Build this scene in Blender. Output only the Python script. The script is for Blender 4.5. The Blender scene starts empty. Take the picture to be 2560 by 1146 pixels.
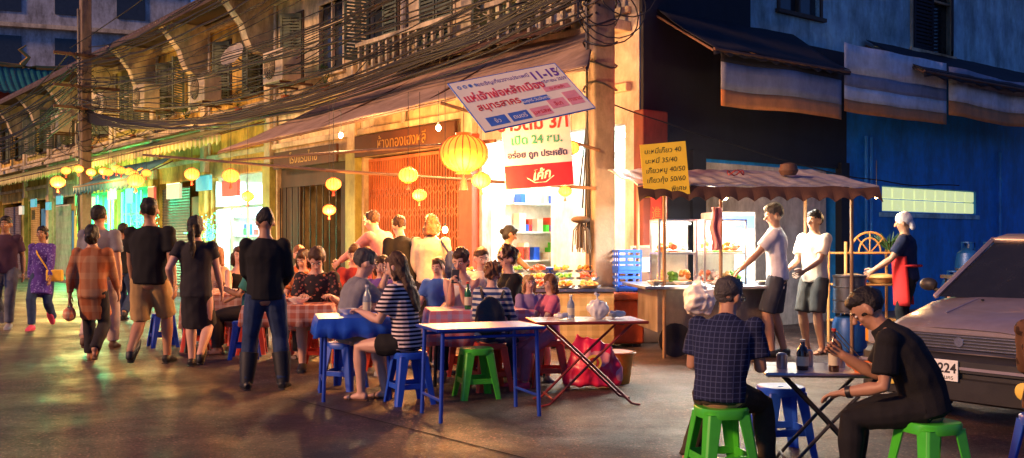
import bpy,bmesh,math,random,time
import numpy as np
from math import sin,cos,pi,sqrt,radians
from mathutils import Vector as V,Matrix,noise,Quaternion
T0=time.time()
random.seed(7)
S=bpy.context.scene; COL=S.collection
TS=bpy.data.scenes.new('work'); TL=TS.view_layers[0]
R=random.uniform
# ---------------------------------------------------------------- materials
MC={}
def mat(name,c,rough=.6,metal=0,var=.18,ns=6.,bump=.15,bs=60.,em=0,ec=None,spec=.5,alpha=1,dirt=0,pat=None,c2=None,sc=10.,trans=0,coat=0):
    if name in MC: return MC[name]
    m=bpy.data.materials.new(name); m.use_nodes=True; nt=m.node_tree; N=nt.nodes; L=nt.links
    p=N['Principled BSDF']; tc=N.new('ShaderNodeTexCoord')
    p.inputs['Roughness'].default_value=rough; p.inputs['Metallic'].default_value=metal
    p.inputs['Specular IOR Level'].default_value=spec; p.inputs['Coat Weight'].default_value=coat
    p.inputs['Transmission Weight'].default_value=trans
    c=tuple(c)[:3]
    def mixc(fac,a,b,bt='MIX'):
        x=N.new('ShaderNodeMix'); x.data_type='RGBA'; x.blend_type=bt
        for sock,val in ((x.inputs[0],fac),(x.inputs[6],a),(x.inputs[7],b)):
            if hasattr(val,'is_output'): L.new(val,sock)
            elif isinstance(val,(int,float)): sock.default_value=val
            else: sock.default_value=(*val[:3],1)
        return x.outputs[2]
    def math_(op,a,b=None):
        x=N.new('ShaderNodeMath'); x.operation=op
        for i,val in enumerate((a,b)):
            if val is None: continue
            if hasattr(val,'is_output'): L.new(val,x.inputs[i])
            else: x.inputs[i].default_value=val
        return x.outputs[0]
    nz=N.new('ShaderNodeTexNoise'); nz.inputs['Scale'].default_value=ns; nz.inputs['Detail'].default_value=6; nz.inputs['Roughness'].default_value=.65
    L.new(tc.outputs['Object'],nz.inputs['Vector'])
    rp=N.new('ShaderNodeValToRGB'); rp.color_ramp.elements[0].position=.3; rp.color_ramp.elements[1].position=.7
    L.new(nz.outputs[0],rp.inputs[0])
    base=mixc(rp.outputs[0],tuple(x*(1-var) for x in c),tuple(min(1,x*(1+var)) for x in c))
    sp=N.new('ShaderNodeSeparateXYZ'); L.new(tc.outputs['Object'],sp.inputs[0])
    if pat=='stripes':
        f=math_('GREATER_THAN',math_('SINE',math_('MULTIPLY',sp.outputs[2],sc)),.1); base=mixc(f,base,c2)
    elif pat=='vstripes':
        f=math_('GREATER_THAN',math_('SINE',math_('MULTIPLY',sp.outputs[0],sc)),0.); base=mixc(f,base,c2)
    elif pat=='plaid':
        a=math_('GREATER_THAN',math_('SINE',math_('MULTIPLY',sp.outputs[2],sc)),.35)
        b=math_('GREATER_THAN',math_('SINE',math_('MULTIPLY',sp.outputs[0],sc)),.35)
        cc=math_('GREATER_THAN',math_('SINE',math_('MULTIPLY',sp.outputs[1],sc)),.35)
        s_=math_('MULTIPLY',math_('ADD',math_('ADD',a,b),cc),.36); base=mixc(s_,base,c2)
    elif pat=='check':
        a=math_('GREATER_THAN',math_('SINE',math_('MULTIPLY',sp.outputs[2],sc)),.9)
        b=math_('GREATER_THAN',math_('SINE',math_('MULTIPLY',sp.outputs[0],sc)),.9)
        base=mixc(math_('MAXIMUM',a,b),base,c2)
    elif pat=='floral':
        vo=N.new('ShaderNodeTexVoronoi'); vo.inputs['Scale'].default_value=sc; L.new(tc.outputs['Object'],vo.inputs['Vector'])
        n2=N.new('ShaderNodeTexNoise'); n2.inputs['Scale'].default_value=sc*1.2; L.new(tc.outputs['Object'],n2.inputs['Vector'])
        f=math_('LESS_THAN',math_('ADD',vo.outputs['Distance'],n2.outputs[0]),.82); base=mixc(f,base,c2)
    if dirt:
        n3=N.new('ShaderNodeTexNoise'); n3.inputs['Scale'].default_value=1.3; n3.inputs['Detail'].default_value=9; n3.inputs['Roughness'].default_value=.72
        mp=N.new('ShaderNodeMapping'); mp.inputs['Scale'].default_value=(1.6,1.6,.55); L.new(tc.outputs['Object'],mp.inputs[0]); L.new(mp.outputs[0],n3.inputs['Vector'])
        r3=N.new('ShaderNodeValToRGB'); r3.color_ramp.elements[0].position=.42; r3.color_ramp.elements[1].position=.66
        r3.color_ramp.elements[0].color=(1,1,1,1); v=1-dirt; r3.color_ramp.elements[1].color=(v,v*.96,v*.88,1)
        L.new(n3.outputs[0],r3.inputs[0]); base=mixc(1.,base,r3.outputs[0],'MULTIPLY')
    L.new(base,p.inputs['Base Color'])
    if bump:
        nb=N.new('ShaderNodeTexNoise'); nb.inputs['Scale'].default_value=bs; nb.inputs['Detail'].default_value=4; L.new(tc.outputs['Object'],nb.inputs['Vector'])
        bp=N.new('ShaderNodeBump'); bp.inputs['Strength'].default_value=bump; bp.inputs['Distance'].default_value=.01
        L.new(nb.outputs[0],bp.inputs['Height']); L.new(bp.outputs[0],p.inputs['Normal'])
    if rough>.2 and metal<.9:
        rr=N.new('ShaderNodeMapRange'); rr.inputs[3].default_value=max(.05,rough-.12); rr.inputs[4].default_value=min(1,rough+.12)
        L.new(nz.outputs[0],rr.inputs[0]); L.new(rr.outputs[0],p.inputs['Roughness'])
    if em:
        if ec is None: L.new(base,p.inputs['Emission Color'])
        else: p.inputs['Emission Color'].default_value=(*ec,1)
        p.inputs['Emission Strength'].default_value=em
    MC[name]=m; return m
# ---------------------------------------------------------------- mesh builder
def perp(t,side):
    s=side-t*side.dot(t)
    if s.length<1e-3: s=t.orthogonal()
    s.normalize(); return s,t.cross(s)
class B:
    def __init__(s): s.v=[];s.f=[];s.m=[]
    def add(s,vs,fs,mat=0,M=None):
        o=len(s.v)
        if M is not None: s.v+=[tuple(M@V(v)) for v in vs]
        else: s.v+=[tuple(v) for v in vs]
        s.f+=[tuple(i+o for i in f) for f in fs]; s.m+=[mat]*len(fs); return s
    def box(s,x0,x1,y0,y1,z0,z1,mat=0,M=None):
        if x0>x1:x0,x1=x1,x0
        if y0>y1:y0,y1=y1,y0
        if z0>z1:z0,z1=z1,z0
        return s.add([(x0,y0,z0),(x1,y0,z0),(x1,y1,z0),(x0,y1,z0),(x0,y0,z1),(x1,y0,z1),(x1,y1,z1),(x0,y1,z1)],
            [(0,3,2,1),(4,5,6,7),(0,1,5,4),(1,2,6,5),(2,3,7,6),(3,0,4,7)],mat,M)
    def tube(s,pts,rad,n=10,side=V((1,0,0)),mat=0,M=None,cap=.5):
        pts=[V(p) for p in pts]; k=len(pts)
        if isinstance(rad,(int,float)): rad=[rad]*k
        if isinstance(rad,tuple): rad=[rad]*k
        rad=[r if isinstance(r,tuple) else (r,r) for r in rad]
        tans=[]
        for i in range(k):
            t=(pts[min(k-1,i+1)]-pts[max(0,i-1)])
            if t.length<1e-6: t=V((0,0,1))
            tans.append(t.normalized())
        P=list(zip(pts,rad,tans))
        if cap:
            r=rad[0]; c=cap*min(r); P=[(pts[0]-tans[0]*c*.75,(r[0]*.62,r[1]*.62),tans[0])]+P
            r=rad[-1]; c=cap*min(r); P=P+[(pts[-1]+tans[-1]*c*.75,(r[0]*.62,r[1]*.62),tans[-1])]
        vs=[];fs=[]
        for p,r,t in P:
            a,b=perp(t,side)
            for j in range(n):
                th=2*pi*j/n; vs.append(p+a*cos(th)*r[0]+b*sin(th)*r[1])
        K=len(P)
        for i in range(K-1):
            for j in range(n):
                fs.append((i*n+j,i*n+(j+1)%n,(i+1)*n+(j+1)%n,(i+1)*n+j))
        fs.append(tuple(range(n-1,-1,-1))); fs.append(tuple((K-1)*n+j for j in range(n)))
        return s.add(vs,fs,mat,M)
    def cyl(s,p0,p1,r0,r1=None,n=12,mat=0,M=None):
        p0=V(p0);p1=V(p1); r1=r0 if r1 is None else r1
        t=(p1-p0).normalized(); a,b=perp(t,V((0,0,1)) if abs(t.z)<.9 else V((1,0,0)))
        vs=[]
        for p,r in((p0,r0),(p1,r1)):
            for j in range(n):
                th=2*pi*j/n; vs.append(p+a*cos(th)*r+b*sin(th)*r)
        fs=[(j,(j+1)%n,n+(j+1)%n,n+j) for j in range(n)]+[tuple(range(n-1,-1,-1)),tuple(range(n,2*n))]
        return s.add(vs,fs,mat,M)
    def lathe(s,prof,n=20,c=(0,0,0),mat=0,M=None,sx=1,sy=1):
        vs=[];fs=[];c=V(c)
        for r,z in prof:
            for j in range(n):
                th=2*pi*j/n; vs.append(c+V((cos(th)*r*sx,sin(th)*r*sy,z)))
        for i in range(len(prof)-1):
            for j in range(n): fs.append((i*n+j,i*n+(j+1)%n,(i+1)*n+(j+1)%n,(i+1)*n+j))
        fs.append(tuple(range(n-1,-1,-1))); k=len(prof)-1; fs.append(tuple(k*n+j for j in range(n)))
        return s.add(vs,fs,mat,M)
    def ell(s,c,r,n=12,mat=0,M=None,rot=None):
        vs=[];fs=[];c=V(c);m=n//2+1
        rot=rot or Matrix.Identity(3)
        for i in range(m+1):
            ph=-pi/2+pi*i/m
            if i in(0,m): ph=ph*.97
            for j in range(n):
                th=2*pi*j/n; vs.append(c+rot@V((cos(ph)*cos(th)*r[0],cos(ph)*sin(th)*r[1],sin(ph)*r[2])))
        for i in range(m):
            for j in range(n): fs.append((i*n+j,i*n+(j+1)%n,(i+1)*n+(j+1)%n,(i+1)*n+j))
        fs.append(tuple(range(n-1,-1,-1))); fs.append(tuple(m*n+j for j in range(n)))
        return s.add(vs,fs,mat,M)
    def grid(s,fn,nu,nv,mat=0,M=None):
        vs=[fn(i/nu,j/nv) for i in range(nu+1) for j in range(nv+1)]
        fs=[(i*(nv+1)+j,(i+1)*(nv+1)+j,(i+1)*(nv+1)+j+1,i*(nv+1)+j+1) for i in range(nu) for j in range(nv)]
        return s.add(vs,fs,mat,M)
    def mesh(s,name,mats):
        me=bpy.data.meshes.new(name); me.from_pydata(s.v,[],s.f)
        for m in mats: me.materials.append(m)
        me.polygons.foreach_set('material_index',s.m); me.update(); return me
def setmeta(o,label=None,cat=None,group=None,kind=None):
    if label:o['label']=label
    if cat:o['category']=cat
    if group:o['group']=group
    if kind:o['kind']=kind
def mk(b,name,mats,parent=None,M=None,smooth=False,bev=0,label=None,cat=None,group=None,kind=None,solid=0):
    if not isinstance(mats,(list,tuple)): mats=[mats]
    me=b.mesh(name,mats) if isinstance(b,B) else b
    o=bpy.data.objects.new(name,me); COL.objects.link(o)
    if parent: o.parent=parent
    if M is not None: o.matrix_basis=M
    if smooth:
        me.polygons.foreach_set('use_smooth',[True]*len(me.polygons))
        if smooth!=2: me.set_sharp_from_angle(angle=radians(42))
    if solid:
        md=o.modifiers.new('s','SOLIDIFY'); md.thickness=solid; md.offset=0
    if bev:
        md=o.modifiers.new('b','BEVEL'); md.width=bev; md.segments=2; md.limit_method='ANGLE'
    setmeta(o,label,cat,group,kind); return o
def root(name,label,cat,M=None,group=None,parent=None):
    o=bpy.data.objects.new(name,None); COL.objects.link(o); o.empty_display_size=.1
    if parent: o.parent=parent
    if M is not None:o.matrix_basis=M
    setmeta(o,label,cat,group); return o
def dup(r,M,kids):
    c=r.copy(); COL.objects.link(c); c.matrix_basis=M
    for k in kids:
        q=k.copy(); COL.objects.link(q); q.parent=c
    return c
def TR(x=0,y=0,z=0,rz=0,rx=0,ry=0):
    return Matrix.Translation((x,y,z))@Matrix.Rotation(radians(rz),4,'Z')@Matrix.Rotation(radians(rx),4,'X')@Matrix.Rotation(radians(ry),4,'Y')
def evalmesh(o):
    TS.collection.objects.link(o); TL.update(); dg=TL.depsgraph
    me=bpy.data.meshes.new_from_object(o.evaluated_get(dg),depsgraph=dg); bpy.data.objects.remove(o); return me
def text(body,size,m,parent,x,y,z=.004,rz=0,al='CENTER',sx=1,name='lettering',shear=0,off=0):
    cu=bpy.data.curves.new('lt','FONT'); cu.body=body; cu.size=size; cu.align_x=al; cu.extrude=.0008; cu.shear=shear; cu.offset=off; cu.resolution_u=4
    o=bpy.data.objects.new('lt',cu); me=evalmesh(o); me.materials.clear(); me.materials.append(m)
    return mk(me,name,[m],parent,TR(x,y,z,rz)@Matrix.Diagonal((sx,1,1,1)))
rng=np.random.default_rng(5)
def remesh(b,vox,sm,name,mats,wr=0,wf=14.,it=4):
    me=b.mesh(name,[]); o=bpy.data.objects.new('tmp',me)
    md=o.modifiers.new('r','REMESH'); md.mode='VOXEL'; md.voxel_size=vox
    md=o.modifiers.new('s','SMOOTH'); md.factor=sm; md.iterations=it
    nm=evalmesh(o); bpy.data.meshes.remove(me)
    if wr:
        n=len(nm.vertices); co=np.empty(n*3,np.float32); nm.vertices.foreach_get('co',co); co=co.reshape(-1,3)
        no=np.empty(n*3,np.float32); nm.vertex_normals.foreach_get('vector',no); no=no.reshape(-1,3)
        d=np.zeros(n,np.float32); q=co+.03*np.sin(co[:,[1,2,0]]*wf*1.3+rng.uniform(0,6,3))
        for i in range(8):
            kv=rng.normal(size=3); kv/=np.linalg.norm(kv); kv[2]*=.7; mg=wf*(1.2+.55*i); w=1/(1+.35*i)
            d+=w*(1-2*np.abs(np.sin(q@(kv*mg)+rng.uniform(0,6))))
        d*=wr*.42
        co=co+no*d[:,None]; nm.vertices.foreach_set('co',co.astype(np.float32).ravel()); nm.update()
    nm.materials.clear()
    for m in mats: nm.materials.append(m)
    nm.polygons.foreach_set('use_smooth',[True]*len(nm.polygons))
    return nm
# ---------------------------------------------------------------- people
def cloth(n,c,**k): return mat('cloth_'+n,c,rough=.85,bump=.35,bs=180,spec=.2,**k)
SK={'tan':mat('skin_tan',(.42,.22,.13),.5,var=.1,bump=.05),'light':mat('skin_light',(.6,.35,.26),.5,var=.1,bump=.05),'brown':mat('skin_brown',(.26,.13,.07),.5,var=.1,bump=.05)}
EYW=mat('eye_white',(.7,.68,.64),.3,bump=0); EYD=mat('eye_dark',(.02,.015,.01),.3,bump=0); LIP=mat('lip',(.35,.1,.08),.5,bump=0)
def hairm(n,c): return mat('hair_'+n,c,rough=.5,bump=.9,bs=90,var=.35,ns=40,spec=.35)
HB=hairm('black',(.012,.01,.01)); HBr=hairm('brown',(.07,.035,.018)); HBl=hairm('blonde',(.45,.28,.11)); HG=hairm('grey',(.06,.055,.055)); HR=hairm('auburn',(.22,.09,.035))
def ik(a,t,l1,l2,pole):
    d=t-a; L=d.length; mx=(l1+l2)*.998
    if L>mx: t=a+d*(mx/L); d=t-a; L=mx
    if L<abs(l1-l2)+.05: L=abs(l1-l2)+.05
    dn=d.normalized(); c=(l1*l1+L*L-l2*l2)/(2*l1*L); c=max(-1,min(1,c)); h=l1*sqrt(1-c*c)
    p=pole-dn*pole.dot(dn); p.normalize(); return a+dn*l1*c+p*h,t
def person(x,y,yaw,label,H=1.72,w=1.,seat=None,py=0,lean=0,lean2=None,side=0,tw=0,hp=0,hy=0,LH=None,RH=None,LF=None,RF=None,
    top=('tee',None),bot=('trousers',None),shoes=('shoe',None),hair=('short',HB),skin='tan',curl=(.35,.35),palm=('in','in'),fat=0,z0=0,LE=None,RE=None,vox=None):
    if vox is None: vox=.0095 if y<7 else (.0115 if y<9.7 else .0145)
    k=H/1.72; lean=radians(lean); lean2=lean if lean2 is None else radians(lean2); sd=radians(side)
    hz=.93 if seat is None else seat/k+.095
    walking = (LF and RF and abs(LF[1]-RF[1])>.35 and seat is None)
    if walking: hz=.895
    hip=V((0,py,hz))
    def up(a): return V((sin(sd),sin(a),cos(a)*cos(sd))).normalized()
    s1=up(lean); s2=up(lean2); X=V((1,0,0)); latc=Matrix.Rotation(radians(tw),3,'Z')@X
    waist=hip+s1*.17; chest=waist+(s1+s2).normalized()*.17; nb=chest+s2*.17; shc=nb-s2*.055
    nd=up(lean2*.7+radians(hp)*.3); hc=nb+nd*.155
    HRm=Matrix.Rotation(radians(hy+tw*.5),3,'Z')@Matrix.Rotation(-lean2*.3-radians(hp),3,'X')
    Tp=[hip-s1*.09,hip-s1*.02,hip+s1*.08,waist,waist+(chest-waist)*.5,chest,nb-s2*.085,nb-s2*.03,nb+s2*.015]
    Tr=[(.12,.095),(.162,.112),(.155,.108),(.132*w,.094+fat*.5),(.142*w,.1+fat*.4),(.162*w,.112),(.15*w,.098),(.1*w,.073),(.064,.062)]
    sgn=(-1,1); SH=[shc+latc*.158*w*s for s in sgn]
    dW=[V((-.225*w,.07,hz-.08)),V((.225*w,.07,hz-.08))] if seat is None else [V((-.17,.36,hz+.1)),V((.17,.36,hz+.1))]
    if walking:
        a_=.16 if RF[1]>LF[1] else -.12; dW[0].y+=a_; dW[1].y-=a_-.04; dW[0].z+=.02
    tg=[V(LH) if LH else dW[0],V(RH) if RH else dW[1]]
    arms=[];legs=[]
    for i,s in enumerate(sgn):
        pole=V((s*.3,-.8,-.35)); e=(LE,RE)[i]
        if e: pole=V(e)
        el,wr=ik(SH[i],tg[i],.285,.25,pole); arms.append((SH[i],el,wr))
        J=hip+X*.088*s-s1*.02
        f=(LF,RF)[i]
        if f is None: f=(s*.11,0,0) if seat is None else (s*.13,.42,0)
        f=tuple(f)+(0,)*(5-len(f))
        A=V((f[0],f[1],f[2]+.078)); kn,A2=ik(J,A,.43,.42,V((s*.12,1,.15))); legs.append((J,kn,A2,f))
    b=B()
    b.tube(Tp,Tr,14,latc)
    b.tube([nb-nd*.05,nb+nd*.04,hc-nd*.05],[(.066,.064),.058,.057],10)
    b.ell(hc+HRm@V((0,-.008,.018)),(.079,.097,.101),14,rot=HRm)
    b.ell(hc+HRm@V((0,.022,-.05)),(.059,.065,.065),12,rot=HRm)
    b.ell(hc+HRm@V((0,.055,-.088)),(.027,.025,.023),8,rot=HRm)
    b.tube([hc+HRm@V(q) for q in ((0,.078,.018),(0,.102,-.008),(0,.115,-.03))],[.01,.013,.019],8)
    b.tube([hc+HRm@V(q) for q in ((-.045,.07,.022),(0,.083,.026),(.045,.07,.022))],[.01,.012,.01],8)
    for s in sgn:
        b.ell(hc+HRm@V((s*.083,-.008,-.012)),(.016,.023,.036),8,rot=HRm); b.ell(hc+HRm@V((s*.04,.062,-.03)),(.02,.018,.02),8,rot=HRm)
    fing=B()
    for i,s in enumerate(sgn):
        Sx,el,wr=arms[i]; J,kn,A,f=legs[i]
        b.tube([shc+latc*.08*w*s-s2*.01,Sx-s2*.008,Sx.lerp(el,.3),Sx.lerp(el,.7),el,el.lerp(wr,.3),el.lerp(wr,.7),wr],[.046,.055,.054,.046,.04,.044,.036,.029],10)
        b.tube([J,J.lerp(kn,.35),J.lerp(kn,.75),kn,kn.lerp(A,.3),kn.lerp(A,.7),A],[.09,.087,.068,.059,.063,.045,.04],10)
        fy=Matrix.Rotation(radians(f[4]),3,'Z')@Matrix.Rotation(-radians(f[3]),3,'X')
        b.tube([A+fy@V(q) for q in((0,-.05,-.042),(0,0,-.036),(0,.07,-.048),(0,.13,-.06),(0,.175,-.063))],[(.03,.032),(.034,.04),(.041,.028),(.043,.018),(.03,.014)],10)
        hd=(wr-el).normalized(); pt=palm[i]
        if pt=='flat': hd=V((hd.x*.5,hd.y+.2,0)).normalized()
        pn={'in':V((-s,0,0)),'down':V((0,0,-1)),'flat':V((0,0,-1)),'back':V((0,-1,0)),'up':V((0,0,1))}[pt]
        pn=pn-hd*pn.dot(hd)
        if pn.length<.1: pn=hd.orthogonal()
        pn.normalize(); sv=hd.cross(pn); ts=s
        b.tube([wr-hd*.01,wr+hd*.035,wr+hd*.085],[(.028,.021),(.039,.019),(.037,.015)],10,sv)
        cl=curl[i]
        for q,(o,Lf) in enumerate(((-.029,.066),(-.0097,.077),(.0097,.073),(.029,.057))):
            o*=-ts; p=wr+hd*.083+sv*o; d=(hd+sv*o*4).normalized(); ps=[p-d*.015]; ra=[.0098]
            rt=Matrix.Rotation(cl*.7,3,sv)
            if (rt@d).dot(pn)<d.dot(pn): rt=Matrix.Rotation(-cl*.7,3,sv)
            d=rt@d
            for t in(.45,.3,.25):
                ps.append(p); ra.append(.0092); p=p+d*Lf*t; d=rt@d
            ps.append(p); ra.append(.0075); fing.tube(ps,ra,6,pn)
        tb=wr+hd*.025+sv*ts*.026; td=(hd*.75+sv*ts*.75+pn*.35).normalized(); t2=(td*.5+hd+pn*.4*cl).normalized()
        fing.tube([tb,tb+td*.038,tb+td*.038+t2*.03,tb+td*.038+t2*.052],[.014,.0115,.0105,.008],6,pn)
    me=remesh(b,vox,.5,'person',[SK[skin],EYW,EYD,LIP],it=2 if vox<.013 else 1)
    fc=B(); fc.v=fing.v; fc.f=fing.f; fc.m=fing.m
    for s in sgn:
        fc.ell(hc+HRm@V((s*.031,.0785,.003)),(.0145,.011,.0085),10,1,rot=HRm); fc.ell(hc+HRm@V((s*.031,.0875,.003)),(.0068,.004,.0068),8,2,rot=HRm)
        fc.tube([hc+HRm@V((s*.014,.096,.026)),hc+HRm@V((s*.032,.092,.031)),hc+HRm@V((s*.05,.075,.026))],[.004,.005,.0035],5,mat=2)
    fc.tube([hc+HRm@V((-.024,.079,-.056)),hc+HRm@V((0,.089,-.054)),hc+HRm@V((.024,.079,-.056))],[.003,.007,.003],6,mat=3)
    m2=fc.mesh('x',[]); bm=bmesh.new(); bm.from_mesh(me); bm.from_mesh(m2); bm.to_mesh(me); bm.free(); bpy.data.meshes.remove(m2)
    me.polygons.foreach_set('use_smooth',[True]*len(me.polygons))
    me.transform(Matrix.Scale(k,4)); W=TR(x,y,z0,yaw)
    body=mk(me,'person',[],None,W,label=label,cat='person')
    gv=vox*1.1
    def garment(g,name,m,wr=.006,wf=13.):
        mm=remesh(g,gv,.5,name,[m],wr=wr,wf=wf,it=2); mm.transform(Matrix.Scale(k,4)); return mk(mm,name,[],body)
    tk,tm=top[0],top[1]
    if tk:
        g=B(); drop={'tee':.07,'long':.07,'tank':.05,'polo':.07,'tunic':.1,'dress':.1}[tk]
        P=[hip-s1*drop,hip+s1*.0,hip+s1*.09,waist,waist+(chest-waist)*.5,chest,nb-s2*.09,nb-s2*.035,nb+s2*.005]
        Q=[(.184,.132+fat*.3),(.182,.13+fat*.4),(.172,.127+fat*.5),(.16*w,.12+fat*.55),(.165*w,.124+fat*.4),(.182*w,.136),(.174*w,.124),(.122*w,.095),(.08,.078)]
        if tk=='tank': P=P[:-2]; Q=Q[:-2]
        g.tube(P,Q,14,latc,cap=.15)
        if tk in('dress','tunic'):
            kz=(legs[0][1]+legs[1][1])*.5; end=hip+(kz-hip)*(1.02 if tk=='dress' else .8)
            g.tube([hip+s1*.05,hip-s1*.04,hip.lerp(end,.5),end],[(.165,.12),(.182,.135),(.185,.15),(.195,.165)],14,latc,cap=.05)
        if tk!='tank':
            for i,s in enumerate(sgn):
                Sx,el,wr=arms[i]; p0=shc+latc*.065*w*s-s2*.012; p1=Sx-s2*.008
                g.ell(p1+latc*s*.002,(.078,.078,.076),12)
                if tk in('long','tunic'): g.tube([p0,p1,Sx.lerp(el,.3),Sx.lerp(el,.6),el,el.lerp(wr,.5),el.lerp(wr,.93)],[.068,.077,.074,.068,.062,.055,.045],12,cap=.1)
                else: g.tube([p0,p1,Sx.lerp(el,.35),Sx.lerp(el,.74 if tk!='dress' else .5)],[.068,.077,.077,.08],12,cap=.1)
        else:
            for s in sgn: g.tube([chest+latc*.09*s*w+V((0,.09,.05)),shc+latc*.085*s*w+s2*.045,chest+latc*.09*s*w+V((0,-.1,.06))],[.02,.018,.02],8)
        if tk=='polo': g.tube([nb-s2*.005,nb+nd*.035],[(.08,.08),(.073,.073)],12,cap=.1)
        garment(g,{'dress':'dress','tunic':'tunic'}.get(tk,'shirt'),tm,wr=.007,wf=7)
    bk,bmt=bot[0],bot[1]
    if bk:
        g=B(); g.tube([hip+s1*.09,hip,hip-s1*.09],[(.152,.112+fat*.3),(.168,.12+fat*.3),(.13,.108)],14,X,cap=.15)
        for i in(0,1):
            J,kn,A,f=legs[i]
            if bk=='trousers': g.tube([J,J.lerp(kn,.35),J.lerp(kn,.8),kn,kn.lerp(A,.3),kn.lerp(A,.7),kn.lerp(A,.96)],[.104,.103,.086,.08,.082,.07,.069],12,cap=.1)
            elif bk=='shorts': g.tube([J,J.lerp(kn,.35),J.lerp(kn,.7),J.lerp(kn,.98)],[.104,.11,.105,.102],12,cap=.08)
            elif bk=='mini': g.tube([J,J.lerp(kn,.3),J.lerp(kn,.55)],[.102,.105,.102],12,cap=.08)
        garment(g,'trousers' if bk=='trousers' else 'shorts',bmt,wr=.007,wf=9)
    if shoes[0]:
        for i in(0,1):
            J,kn,A,f=legs[i]; fy=Matrix.Rotation(radians(f[4]),3,'Z')@Matrix.Rotation(-radians(f[3]),3,'X'); g=B()
            M4=Matrix.Translation(A)@fy.to_4x4()
            if shoes[0]=='sandal':
                g.tube([(0,-.075,-.083),(0,0,-.083),(0,.09,-.083),(0,.175,-.083)],[(.036,.013),(.036,.012),(.047,.012),(.04,.01)],12,M=M4)
                g.tube([(-.045,.1,-.075),(-.03,.1,-.035),(.03,.1,-.035),(.045,.1,-.075)],.009,6,V((0,1,0)),M=M4)
            else:
                g.tube([(0,-.055,-.04),(0,-.01,-.028),(0,.06,-.04),(0,.13,-.053),(0,.185,-.058)],[(.039,.042),(.044,.052),(.05,.04),(.051,.029),(.037,.022)],12,M=M4)
                g.tube([(0,-.07,-.078),(0,0,-.078),(0,.1,-.078),(0,.2,-.074)],[(.036,.013),(.041,.012),(.052,.012),(.036,.01)],12,M=M4)
                if shoes[0]=='boot': g.tube([A+V((0,0,-.02)),kn.lerp(A,.8),kn.lerp(A,.35)],[.06,.074,.09],12,cap=.1)
            mm=g.mesh('shoe',[shoes[1]]); mm.transform(Matrix.Scale(k,4)); mk(mm,'boot' if shoes[0]=='boot' else shoes[0],[],body,smooth=True)
    hk,hm=hair
    def hp_(q): return hc+HRm@V(q)
    if hk:
        g=B(); wr=.006; wf=16.
        if hk=='curly': g.ell(hp_((0,-.022,.035)),(.112,.115,.122),16,rot=HRm); wr=.028; wf=20
        elif hk=='cap':
            g.ell(hp_((0,-.014,.042)),(.096,.11,.104),16,rot=HRm); g.ell(hp_((0,-.09,-.05)),(.055,.04,.07),10,rot=HRm); wr=.006;wf=12
        else:
            g.ell(hp_((0,-.022,.037)),(.093,.11,.108),16,rot=HRm); g.ell(hp_((0,.032,.084)),(.064,.066,.048),12,rot=HRm); wr=.011
        if hk in('long','ponytail','bob','bun','shoulder'):
            g.ell(hp_((0,-.04,-.02)),(.09,.082,.105),14,rot=HRm)
            if hk=='long':
                q=hp_((0,-.05,-.04)); bk_=nb-s2*.25+V((0,-.14,0))
                g.tube([hp_((0,-.03,.03)),q,nb+V((0,-.085,.02)),nb-s2*.12+V((0,-.133,0)),bk_],[(.085,.07),(.09,.06),(.095,.045),(.085,.032),(.045,.02)],12,latc)
                for s in sgn: g.tube([hp_((s*.075,.0,.03)),hp_((s*.086,.0,-.05)),hp_((s*.085,-.015,-.13))],[.025,.028,.02],8)
            if hk in('shoulder','bob'):
                for s in sgn: g.tube([hp_((s*.073,.01,.04)),hp_((s*.09,.005,-.03)),hp_((s*.09,-.005,-.12))],[.028,.036,.03],8)
                g.tube([hp_((0,-.05,0)),hp_((0,-.075,-.14))],[(.09,.06),(.095,.045)],12,latc)
            if hk=='ponytail':
                g.tube([hp_((0,-.1,.03)),hp_((0,-.15,.01)),hp_((0,-.16,-.08)),nb-s2*.1+V((0,-.15,0)),nb-s2*.2+V((0,-.15,0))],[.025,.037,.044,.036,.014],10)
            if hk=='bun': g.ell(hp_((0,-.13,-.01)),(.05,.042,.047),12)
        mm=remesh(g,max(.0105,vox*.85),.5,'hair',[hm],wr=wr,wf=wf,it=1); mm.transform(Matrix.Scale(k,4)); mk(mm,'head_scarf' if hk=='cap' else 'hair',[],body)
    info=dict(hip=hip*k,nb=nb*k,chest=chest*k,waist=waist*k,hc=hc*k,arms=[[q*k for q in a] for a in arms],W=W,k=k,s2=s2,HR=HRm)
    return body,info
def glasses(body,I):
    g=B(); hc=I['hc'];k=I['k'];Q=I['HR']
    for s in(-1,1):
        ring=[hc+Q@V((s*.033+.021*cos(a),.103,.002+.015*sin(a)))*k for a in [2*pi*i/12 for i in range(13)]]
        g.tube(ring,.0024,5,V((0,1,0)),cap=0); g.tube([hc+Q@V((s*.054,.1,.004))*k,hc+Q@V((s*.088,.0,.004))*k],.0025,5)
    mk(g,'spectacles',[EYD],body)
K=lambda n,c,**k: cloth(n,c,**k)
blk=K('black',(.014,.014,.016)); blk2=K('charcoal',(.028,.026,.03)); shoeb=mat('shoe_black',(.015,.015,.017),.5,bump=.1); shoew=mat('shoe_grey',(.3,.3,.32),.6); shoep=mat('shoe_pink',(.7,.08,.16),.6); sandm=mat('sandal_brown',(.12,.06,.03),.6)
jean=K('denim',(.03,.05,.11),var=.35); jeang=K('grey_denim',(.1,.11,.14),var=.35); khaki=K('khaki',(.4,.26,.11))
white=K('white',(.66,.66,.7)); white2=K('off_white',(.58,.52,.44)); greyt=K('grey',(.2,.2,.23)); navy=K('navy',(.015,.022,.06)); purple=K('purple',(.08,.04,.25),pat='floral',c2=(.2,.16,.45),sc=28)
P=person
def WLK(a=.26): return dict(LF=(-.09,a,0,0),RF=(.09,-a-.02,.09,-48))
def WLK2(a=.26): return dict(RF=(.09,a,0,0),LF=(-.09,-a-.02,.09,-48))
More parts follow.
